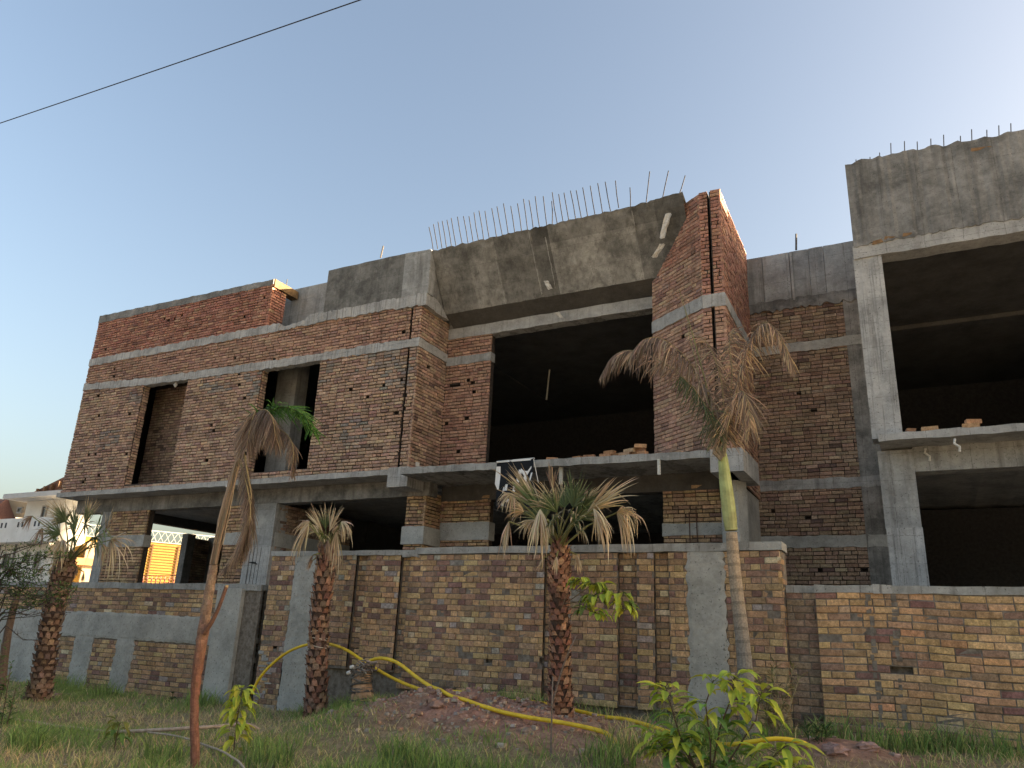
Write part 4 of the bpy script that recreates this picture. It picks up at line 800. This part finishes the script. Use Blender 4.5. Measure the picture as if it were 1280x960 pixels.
# ================================================================== PLANTS
def leafshape(mb, p, d, L, W, nrm, col, droop=.3, sg=5):
    d = V(d).normalized(); nrm = V(nrm); rows = []; side = d.cross(nrm).normalized(); q_ = V(p)
    for j in range(sg+1):
        t = j/sg; w = W*math.sin(math.pi*min(1, t**.8*.97+.02))*.5+.001; n2 = side.cross(d).normalized(); rows.append([q_-side*w+n2*w*.35, q_, q_+side*w+n2*w*.35]); d = (d+V((0,0,-1))*droop/sg*1.6).normalized(); q_ = q_+d*L/sg
    mb.grid(rows, cf=lambda a, b: tuple(x*(1.0 if b else .93) for x in col))
LIME = [(.58,.66,.09), (.46,.58,.09), (.66,.64,.09)]; MGR = [(.24,.41,.10), (.31,.50,.12), (.18,.32,.085)]
def sapling(name, label, cat, Y, stems, leaves, L, W, cols, droop=.5, stemc=(.17,.12,.08), sr=.008, topfrac=.65, up=.3, topcols=None, whorl=False):
    s0 = stems[0][0]; t = thing(name, label, cat, P(s0[0], s0[1], Y))
    mbs, mbl = MB(), MB()
    for st_ in stems:
        pts = [P(x, y, Y+rnd(-.05,.05)) for x, y in st_]; mbs.tube(pts, [sr*(1-.6*i/len(pts)) for i in range(len(pts))], 6, vary(stemc))
        for k in range(leaves):
            f = (1-topfrac*R.random()**1.3)*(len(pts)-1); i = min(len(pts)-2, int(f)); p = pts[i].lerp(pts[i+1], f-i); a = rnd(0, 6.283); d = V((math.cos(a), math.sin(a)*.8, rnd(-.1, up+.5)))
            pet = p+d.normalized()*L*rnd(.15,.45); mbs.tube([p, pet], sr*.25, 4, vary((.16,.2,.07)))
            hi = f/(len(pts)-1); cc = R.choice(topcols) if (topcols and R.random() < (hi-.25)*1.8) else R.choice(cols)
            leafshape(mbl, pet, d, L*rnd(.6,1.15), W*rnd(.75,1.2), (rnd(-.3,.3), rnd(-.3,.3), 1), vary(cc, .15, .06), droop*rnd(.5,1.5))
    mbs.build('stem', BARK, t); mbl.build('foliage', LEAF, t); return t
Y = 7.6
sapling('sapling', 'bushy sapling with long glossy lime green leaves, front right', 'plant', Y, [[(888,985),(888,930),(882,880),(892,850)], [(888,975),(900,910),(915,870),(918,845)], [(880,980),(850,920),(838,880),(832,858)], [(890,985),(925,930),(945,900),(950,870)], [(870,985),(840,950),(822,925)], [(900,985),(950,960),(985,930)], [(900,985),(960,975),(1000,960)],[(880,985),(860,945),(845,920)]], 36, .24, .068, MGR, droop=.8, topcols=LIME, topfrac=.85, up=.4, sr=.010)
sapling('sapling', 'thin sapling with drooping yellow green leaves beside the end of the yellow hose', 'plant', 7.0, [[(291,990),(292,940),(296,900),(303,862)]], 80, .20, .068, LIME, droop=1.2, topfrac=.8, up=.2)
sapling('sapling', 'small wilting sapling with narrow leaves in the grass at left', 'plant', 6.6, [[(138,985),(140,950),(146,920),(150,904)]], 30, .19, .06, MGR, droop=1.2, topcols=[(.28,.30,.07)], topfrac=.85)
sapling('twig_plant', 'bare thin twig sapling in front of the shaggy palm trunk', 'plant', 7.8, [[(688,990),(689,930),(690,880),(691,845)], [(690,880),(703,835),(712,812),(720,795)]], 0, .1, .03, MGR, stemc=(.22,.18,.15), sr=.012)
sapling('leafy_branch', 'leafy branch with light green leaves sprouting from the shaggy palm trunk', 'branch', 8.7, [[(702,760),(712,735),(722,725),(728,722)], [(706,755),(730,738),(745,728),(750,735)], [(706,755),(735,750),(765,742),(782,745)], [(706,758),(728,760),(748,768)], [(720,738),(740,745),(748,752)],[(765,744),(778,748),(780,765)]], 26, .16, .06, [(.13,.20,.05),(.20,.27,.07),(.28,.33,.09)], droop=1.2, topfrac=.5, up=.1, sr=.006, topcols=LIME)
sapling('weed', 'dark green bushy weed with needle leaves by the right hand wall', 'plant', 8.9, [[(1020,945),(1020,918),(1022,902)], [(1018,945),(1010,922),(1008,908)], [(1022,945),(1032,922),(1034,908)],[(1020,945),(1026,930),(1028,915)]], 38, .09, .014, [(.07,.14,.045),(.10,.18,.06)], droop=.1, topfrac=.95, up=.6, sr=.005)
sapling('weed', 'tall dry weed with thin wispy stalks at the end of the tall wall', 'plant', 9.4, [[(965,925),(962,880),(968,830)], [(968,925),(978,880),(992,835)], [(966,925),(955,885),(950,850)], [(970,925),(985,890),(1000,845)], [(962,925),(958,890),(970,845)], [(966,925),(975,890),(972,860)]], 60, .10, .014, [(.50,.42,.22),(.20,.20,.08),(.34,.28,.14)], droop=.3, topfrac=.9, up=.7, sr=.007, stemc=(.48,.40,.24))
sapling('weed', 'dark leafy weed at the foot of the low left wall', 'plant', 9.6, [[(215,890),(214,878),(216,868)], [(213,890),(208,880)]], 14, .10, .04, [(.06,.11,.04),(.08,.14,.05)], droop=.5, topfrac=.9)
sapling('weed', 'feathery green weed in the grass at lower left', 'plant', 6.2, [[(40,990),(42,945),(48,912)], [(40,990),(55,945),(62,925)], [(38,990),(30,950)], [(42,990),(48,950)]], 40, .09, .012, [(.09,.16,.06),(.12,.19,.07)], droop=.2, topfrac=.95, up=.5, sr=.004)
sapling('shrub', 'dense green shrub cut by the left edge of the photo', 'shrub', 6.8, [[(-8,960),(-4,870),(2,805)], [(-8,960),(6,880),(14,830)], [(-8,960),(10,900),(20,860)], [(-20,960),(-10,860),(0,820)],[(-8,960),(5,920),(16,880)],[(-14,960),(-6,900),(6,850)]], 45, .10, .025, [(.10,.18,.05),(.14,.22,.06),(.19,.25,.07)], droop=.3, topfrac=.85, up=.5)
for (px, py, Yw, n_, lb) in ((30,955,6.0,40,'tall grassy weed clump at the lower left corner'), (420,958,6.4,40,'tall green grass clump at the bottom edge below the short palm'), (580,955,6.9,34,'grassy clump at the bottom edge below the mound'), (870,930,8.6,34,'weeds round the foot of the ringed grey trunk'), (1180,945,9.6,30,'grass tuft along the base of the yellow wall, middle'), (1120,948,9.4,24,'grass tuft along the base of the yellow wall, near the seams'), (250,880,9.5,26,'grass tuft at the foot of the grey pilaster'), (130,875,9.4,24,'grass tuft at the foot of the patched low wall'), (505,935,7.2,46,'grassy green weed clump before the earth mound'), (470,950,6.6,40,'low green weed clump left of the mound front'), (545,945,7.0,30,'small green weed clump right of the mound front'), (335,950,6.7,30,'dark green weed clump near the yellow leaved sapling'), (1255,952,9.6,26,'tuft of long grass at the foot of the yellow wall'), (790,905,8.3,34,'pale wispy weed where the hose meets the grass'), (760,935,7.8,30,'fine leaved weed in front of the mound'), (200,955,6.4,26,'short green weed left of the leaning palm'), (635,950,7.1,22,'green weed at the bottom middle of the photo')):
    p = P(px, py, Yw); t_ = MB(); 
    for k in range(n_*6):
        r_ = .19*math.sqrt(R.random()); a = rnd(0, 6.28); x, y = p.x+1.5*r_*math.cos(a), Yw+r_*math.sin(a)
        blade(t_, V((x, y, gz(x, y)-.01)), rnd(.10,.34), rnd(.004,.008), rnd(.1,.8), vary(R.choice([GREEN, GREEN2, (.13,.19,.06)] if 'wispy' not in lb else [STRAW, GREEN2, (.2,.2,.09)]), .2, .1))
    o = t_.build('weed_clump', GRASS); tag(o, lb, 'plant', 'weed clumps in the grass')
# thorny branches at the left edge
t = thing('thorn_bush', 'bare thorny branches with a few small green leaves over the low wall at left', 'bush', P(-30, 880, 7.4))
mb = MB(); ml = MB()
for k in range(26):
    y0 = rnd(690, 790); p = [P(-30, 840, 7.4), P(rnd(-25,-5), y0+30, 7.4+rnd(-.4,.4))]; x, y = rnd(-5, 8), y0; x1, y1 = rnd(35, 100), y0+rnd(-40, 25)
    for i in range(5): p.append(P(x+(x1-x)*i/4+rnd(-4,4), y+(y1-y)*i/4+rnd(-5,5), 7.4+rnd(-.12,.12)))
    mb.tube(p, [.012*(1-.8*i/len(p)) for i in range(len(p))], 4, vary((.10,.075,.06)))
    for i in range(2, len(p)-1):
        for _ in range(3):
            q_ = p[i].lerp(p[i+1], R.random()); e = V((rnd(-1,1), rnd(-.6,.6), rnd(-.6,1))).normalized(); mb.tube([q_, q_+e*rnd(.05,.22)], [.004,.001], 3, (.09,.07,.06))
    if 670 < y1 < 760:
        for _ in range(110):
            i = R.randint(2, len(p)-2); q_ = p[i].lerp(p[i+1], R.random())+V((rnd(-.06,.06), rnd(-.06,.06), rnd(-.05,.07))); leafshape(ml, q_, (rnd(-1,1), rnd(-1,1), rnd(-.2,.8)), .055, .022, (0,0,1), vary((.13,.22,.06), .25), .2, 2)
mb.build('branch', BARK, t); ml.build('foliage', LEAF, t)
t = thing('cut_tree', 'cut grey tree stump with a pale sawn top beside the leaning fan palm', 'tree', P(2, 840, 8.0))
mb = MB(); mb.tube([P(1,862,8), P(5,825,8), P(10,790,8), P(17,760,8), P(23,738,8)], [.075,.065,.06,.055,.052], 10, (.17,.12,.09)); mb.build('trunk', BARK, t)
mb = MB(); mb.tube([P(23,739,8), P(23.8,735,8)], [.053,.045], 10, (.48,.37,.24)); mb.build('sawn_top', WOOD, t)
# ================================================================== HOSES, STUMP, STONES
def spl(pts, k=10):
    fine = []
    for i in range(len(pts)-1):
        p0, p1, p2, p3 = pts[max(0,i-1)], pts[i], pts[i+1], pts[min(len(pts)-1,i+2)]
        for j in range(k):
            t = j/k; fine.append(.5*((2*p1)+(p2-p0)*t+(2*p0-5*p1+4*p2-p3)*t*t+(3*p1-p0-3*p2+p3)*t**3))
    return fine+[pts[-1]]
YH = (.86,.60,.03)
def hose(name, label, pp, r, col, mt=PLASTIC, grp=None):
    pts = spl([P(a, b, y) for a, b, y in pp])
    zz = [max(v.z, gz(v.x, v.y)+r*.8) for v in pts]
    for _ in range(2): zz = [max(a_, b_, c_)*.5+(a_+b_+c_)/6 for a_, b_, c_ in zip([zz[0]]+zz[:-1], zz, zz[1:]+[zz[-1]])]
    for _ in range(4): zz = [(a_+2*b_+c_)/4 for a_, b_, c_ in zip([zz[0]]+zz[:-1], zz, zz[1:]+[zz[-1]])]
    for v, q_ in zip(pts, zz): v.z = q_
    for i_ in range(8): pts[-1-i_].z -= .10*(1-i_/8)**1.5
    mb = MB(); mb.tube(pts, r, 10, col); o = mb.build(name, mt, smooth=True); tag(o, label, 'hose', grp)
hose('garden_hose', 'long yellow hose arching behind the string tied palm and running along the tall wall', [(314,870,9.62),(324,850,9.64),(342,830,9.68),(362,815,9.7),(385,806,9.72),(405,804,9.72),(430,812,9.7),(456,829,9.6),(485,846,9.55),(515,859,9.5),(550,868,9.4),(585,873,9.3),(625,878,9.35),(680,886,9.45),(740,895,9.45),(800,905,9.3),(850,920,9.0),(900,932,8.7),(950,927,8.6),(1010,918,8.75)], .022, YH)
hose('garden_hose', 'thicker yellow hose looping over the wrapped stump and down across the earth mound', [(456,832,9.42),(466,825,9.38),(480,823,9.32),(498,830,9.22),(518,846,9.08),(545,864,8.85),(575,878,8.72),(610,889,8.62),(660,897,8.55),(710,905,8.5),(752,915,8.42),(775,928,8.36)], .024, YH)
hose('ground_pipe', 'dusty pinkish pipe lying straight across the left grass', [(-15,902,7.35),(25,909,7.3),(75,915,7.25),(140,916,7.25),(200,913,7.35),(245,910,7.5),(290,907,7.8),(325,902,8.1)], .022, (.52,.40,.31), STONE)
hose('ground_pipe', 'pale thin pipe curling in the grass at the foot of the yellow leaved sapling', [(185,916,7.15),(225,921,7.0),(252,930,6.8),(275,938,6.6),(292,948,6.4),(315,962,6.1)], .011, (.52,.42,.32), STONE)
Y = 9.3; t = thing('wrapped_stump', 'short stump bound with grey wire and rope in front of the tall wall', 'stump', P(452, 905, Y))
mb = MB(); mb.tube([P(452,912,Y), P(452,895,Y), P(453,870,Y), P(452,850,Y), P(455,838,Y)], [.155,.15,.16,.13,.10], 14, (.44,.28,.17)); mb.build('stump', WOOD, t)
mb = MB()
for k in range(26):
    f = rnd(0, 1); c = P(452, 900-62*f, Y); r_ = .168-.03*f; tl = rnd(-.12,.12); a0 = rnd(0, 6.28); ex = rnd(0,.012)
    mb.tube([c+V(((r_+ex+rnd(0,.006))*math.cos(a0+a*.65), (r_+ex)*math.sin(a0+a*.65), tl*math.cos(a0+a*.65)*.6+rnd(-.004,.004))) for a in range(11)], rnd(.005,.009), 5, vary(R.choice([(.12,.11,.10),(.18,.16,.14),(.09,.085,.08)]), .1))
mb.build('wire_wrap', METAL, t)
mb = MB()
for k in range(26):
    c = P(rnd(440,470), rnd(827,842), Y-rnd(.0,.12)); mb.tube([c+V((rnd(-.07,.07), rnd(-.06,.06), rnd(-.05,.05))) for _ in range(5)], .009, 5, vary(R.choice([(.20,.15,.12),(.30,.26,.22),(.13,.10,.085)])))
mb.build('rope_tangle', CLOTH, t)
mb = MB()
for a, b in ((440,834),(436,841)):
    c = P(a, b, Y-.14); mb.tube([c+V((-.03,0,-.02)), c+V((-.02,0,-.005)), c+V((.02,0,.01)), c+V((.03,0,.015))], [.012,.026,.026,.012], 8, (.62,.60,.56))
mb.build('insulator', PAINT, t)
def rock(px, py, Y, s, label, col=(.36,.30,.25)):
    p = P(px, py, Y); mb = MB(); n_ = 9; ph = rnd(0, 50); rows = []
    for i in range(n_+1):
        th = math.pi*i/n_; r = []
        for j in range(13):
            a = 2*math.pi*(j % 12)/12; d = V((math.sin(th)*math.cos(a), math.sin(th)*math.sin(a), -math.cos(th))); k = s*(1+.5*noise.noise(d*1.7+V((ph,0,0)))); r.append(V((p.x, Y, gz(p.x, Y)+s*.2))+V((d.x*k*1.4, d.y*k, d.z*k*.7)))
        rows.append(r)
    mb.grid(rows, vary(col, .1)); o = mb.build('stone', STONE); tag(o, label, 'stone', 'stones and clods on the ground')
rock(414, 917, 8.6, .085, 'pale flat stone in the grass below the wrapped stump')
rock(562, 893, 8.7, .06, 'reddish clod on the near slope of the earth mound', (.38,.24,.18))
rock(535, 874, 9.2, .05, 'small stone on top of the earth mound at left', (.40,.30,.24))
rock(600, 868, 9.35, .07, 'stone on the crest of the mound under the hose', (.36,.24,.18))
rock(628, 880, 9.3, .055, 'clod between the two hoses on the mound', (.35,.22,.17))
rock(545, 905, 8.5, .07, 'clod at the foot of the mound, left side', (.36,.22,.165))
rock(660, 912, 8.3, .06, 'stone below the thicker hose near the twig sapling', (.35,.25,.2))
rock(780, 945, 7.9, .05, 'small pinkish stone at the lower middle', (.40,.27,.22))
rock(1045, 945, 8.7, .09, 'pinkish rock heap stone by the needle leaved weed', (.38,.24,.2))
rock(1085, 948, 8.9, .08, 'pinkish stone in front of the yellow wall', (.38,.25,.2))
# ================================================================== NEIGHBOURING HOUSES
WH = (.80,.77,.70)
t = thing('white_house', 'white two storey house with a balcony and dark windows beyond the left end', 'house', (-40, 22, 0))
def prism(mb, x0, x1, y0, y1, z0, z1, c, k=2.3):   # right hand end angled back, shaped to hide an overlit sunny face
    e = x1-(y1-y0)*k; mb.hexa([(x0,y0,z0),(x1,y0,z0),(e,y1,z0),(x0,y1,z0),(x0,y0,z1),(x1,y0,z1),(e,y1,z1),(x0,y1,z1)], c)
mb = MB(); prism(mb, -60, -33.9, 22.0, 25.3, 0, 4.6, WH); prism(mb, -39.4, -34.2, 22.7, 25.0, 4.6, 6.75, WH); mb.build('wall', PAINT, t)
mb = MB(); prism(mb, -60, -33.9, 21.2, 21.99, 4.55, 5.65, (.80,.78,.73)); mb.build('balcony', PAINT, t)
mb = MB(); prism(mb, -39.8, -33.4, 21.7, 25.2, 6.75, 6.98, (.58,.57,.55)); mb.build('roof', PAINT, t)
def window(px0, py0, px1, py1, Y, c=(.03,.03,.035), nm='window', fr=(.35,.33,.3)):
    a, b = P(px0, py1, Y), P(px1, py0, Y); mb = MB(); e = .07
    for x0, x1, z0, z1 in ((a.x,b.x,a.z,a.z+e),(a.x,b.x,b.z-e,b.z),(a.x,a.x+e,a.z+e,b.z-e),(b.x-e,b.x,a.z+e,b.z-e)): mb.box(x0, x1, Y-.09, Y-.005, z0, z1, fr)
    o = mb.build(nm, PAINT, t); mb = MB(); mb.box(a.x+e, b.x-e, Y-.05, Y-.006, a.z+e, b.z-e, c); mb.build('pane', GLASS, o)
window(22, 634, 30, 642, 22.7); window(51, 632, 61, 651, 22.7); window(2, 692, 14, 712, 22.0); window(30, 691, 39, 703, 22.0); window(42, 690, 52, 712, 22.0); window(36, 678, 39, 683, 22.0); window(66, 690, 76, 712, 22.0)
mb = MB()
for k in range(12): 
    p = P(2+k*5.2, 657-k*.3, 21.2); mb.box(p.x-.05, p.x+.07, 21.19, 21.25, p.z-.12, p.z+.12, (.06,.06,.06)) if k % 4 < 2 else None
mb.build('balcony_opening', PAINT, t)
mb = MB()
for px in (2, 22): 
    p = P(px, 676, 21.97); mb.tube([V((p.x, 21.95, 2.9)), V((p.x, 21.95, 4.55))], .05, 6, (.3,.29,.28))
mb.build('drain_pipe', PAINT, t)
# tiled roofs behind
t = thing('tiled_house', 'house whose brown tiled roof with pale rafters shows above the white house', 'house', (-50, 30, 0))
a, b, c = P(35, 621, 30), P(84, 595, 30), P(84, 622, 30); mb = MB(); mb.hexa([a, c, c+V((0,3,0)), a+V((0,3,0)), a+V((0,0,.15)), b+V((0,0,.05)), b+V((0,3,.05)), a+V((0,3,.15))], (.16,.08,.055)); mb.build('roof', WOOD, t)
mb = MB()
for k in range(4):
    p = P(48+k*9, 616-k*3, 29.9); mb.box(p.x-.08, p.x+.08, 29.75, 29.95, p.z-.1, p.z+.25, (.14,.08,.045))
p0, p1 = P(46, 617, 29.8), P(84, 611, 29.8); mb.tube([p0, p1], .05, 5, (.14,.08,.045)); mb.build('rafter', WOOD, t)
mb = MB(); mb.box(a.x-6, c.x-3, 30.2, 33, 0, a.z, (.30,.24,.16)); mb.build('wall', PAINT, t)
t = thing('tiled_house', 'house with a red brown tiled roof at the far left edge', 'house', (-60, 30, 0))
a, b = P(-60, 615, 30), P(18, 646, 30); mb = MB(); mb.hexa([V((a.x,28,b.z-.3)), V((b.x,28,b.z-.3)), V((b.x,34,b.z-.3)), V((a.x,34,b.z-.3)), V((a.x,30,a.z)), V((b.x-1.5,30,b.z+1.2)), V((b.x-1.5,32,b.z+1.2)), V((a.x,32,a.z))], (.19,.095,.07)); mb.build('roof', WOOD, t)
mb = MB(); mb.box(a.x, b.x-.6, 28.6, 33.5, 0, b.z-.3, (.55,.5,.45)); mb.build('wall', PAINT, t)
# yellow house in the sun (built facing +X round its corner, then turned)
YW = (.23,.135,.026); t = thing('yellow_house', 'sunlit yellow house with a lattice roof railing seen through the open ground floor', 'house', (-40, 30, 0))
WL = (.30,.29,.26)
mb = MB(); mb.box(-47, -40, 23.5, 39, 0, 5.70, YW); mb.build('wall', PAINT, t)
mb = MB(); mb.box(-39.99, -37.6, 27.2, 28.4, 0, 5.25, (.26,.19,.125)); mb.build('porch', PAINT, t); mb = MB(); mb.box(-39.98, -37.2, 26.2, 28.2, 4.0, 4.35, (.28,.15,.06)); mb.build('porch_roof', PAINT, t)
mb = MB()
for k in range(42):
    y = 23.6+k*.36; mb.tube([V((-39.95, y, 5.7)), V((-39.95, y+.36, 6.35))], .014, 4, WL); mb.tube([V((-39.95, y+.36, 5.7)), V((-39.95, y, 6.35))], .014, 4, WL)
mb.box(-39.98,-39.93,23.6,38.8,6.33,6.38,WL); mb.box(-39.98,-39.93,23.6,38.8,5.71,5.75,WL); mb.build('lattice_railing', PAINT, t)
mb = MB()
for k in range(17): mb.box(-39.985, -39.93, 29.4, 36, 3.2+k*.155, 3.235+k*.155, (.15,.075,.02))
for y in (30.6, 32.0, 33.4): mb.box(-39.985, -39.915, y, y+.07, 3.0, 5.6, (.10,.05,.02))
mb.build('louvre', WOOD, t)
mb = MB(); mb.box(-39.99, -39.9, 28.6, 29.2, 0, 4.0, (.05,.035,.03)); mb.build('door', WOOD, t)
t.rotation_euler = (0, 0, math.radians(-32))
# wall between the neighbours and the plot, with red ornamental railing
t = thing('red_railing', 'low red wrought iron railing on a plot wall in front of the yellow house', 'railing', (-32, 24, 2.6))
mb = MB(); mb.box(-33.5, -25, 23.2, 23.35, 0, 2.75, (.42,.30,.24)); mb.build('wall', PAINT, t)
mb = MB()
for k in range(30):
    x = -33.4+k*.28; c = V((x, 23.27, 3.0)); mb.tube([c+V((.13*math.cos(a), 0, .16*math.sin(a))) for a in [i*.8 for i in range(9)]], .015, 4, (.30,.09,.06)); mb.tube([V((x+.14,23.27,2.74)), V((x+.14,23.27,3.25))], .014, 4, (.3,.09,.06))
mb.tube([V((-33.5,23.27,3.25)), V((-25,23.27,3.25))], .018, 4, (.3,.09,.06)); mb.build('ironwork', METAL, t)
# ================================================================== OVERHEAD CABLE
a, b = P(0, 154, 9), P(450, 0, 9); d = (b-a); pts = [a-d*.8+V((0,0,.1)), a-d*.4+V((0,0,.02)), a, a.lerp(b,.33)+V((0,0,-.012)), a.lerp(b,.66)+V((0,0,-.012)), b, b+d*.5+V((0,0,.03)), b+d+V((0,0,.1))]
mb = MB(); mb.tube(spl(pts, 6), .013, 6, (.03,.03,.035)); tag(mb.build('overhead_cable', METAL), 'thin dark overhead cable crossing the sky at upper left', 'cable')
# ================================================================== CAMERA, LIGHT, WORLD
cam = bpy.data.cameras.new('camera'); co = bpy.data.objects.new('camera', cam); COL.objects.link(co)
cam.sensor_fit = 'HORIZONTAL'; cam.sensor_width = 36; cam.lens = 961/1280*36; cam.clip_end = 4000; cam.clip_start = .05
Mx = Matrix(((CX.x, CX.y, -CX.z, 0), (CY.x, CY.y, -CY.z, 0), (CZ.x, CZ.y, -CZ.z, EYE), (0,0,0,1))); co.matrix_world = Mx
S.camera = co
EL, AZ = 11.5, 25.0      # sun height, direction measured from +X towards +Y
sd = V((math.cos(math.radians(AZ))*math.cos(math.radians(EL)), math.sin(math.radians(AZ))*math.cos(math.radians(EL)), math.sin(math.radians(EL))))
sl = bpy.data.lights.new('sun', 'SUN'); sl.energy = 5.0; sl.angle = math.radians(.5); sl.color = (1.0, .84, .62); so = bpy.data.objects.new('sun', sl); COL.objects.link(so)
so.rotation_euler = sd.to_track_quat('Z', 'Y').to_euler(); so.location = (20, 0, 30)
wd = bpy.data.worlds.new('World'); S.world = wd; wd.use_nodes = True; nt = wd.node_tree
sk = nt.nodes.new('ShaderNodeTexSky'); sk.sky_type = 'NISHITA'; sk.sun_disc = False; sk.sun_elevation = math.radians(EL); sk.sun_rotation = math.radians(90-AZ)
sk.air_density = 1.0; sk.dust_density = 5.8; sk.ozone_density = .8
bg = nt.nodes['Background']; nt.links.new(sk.outputs[0], bg.inputs[0]); bg.inputs[1].default_value = .05
S.view_settings.view_transform = 'Standard'; S.view_settings.look = 'None'; S.view_settings.exposure = 3.14; S.view_settings.gamma = 1
S.view_settings.use_white_balance = True; S.view_settings.white_balance_temperature = 6750; S.view_settings.white_balance_tint = 12
S.render.engine = 'CYCLES'
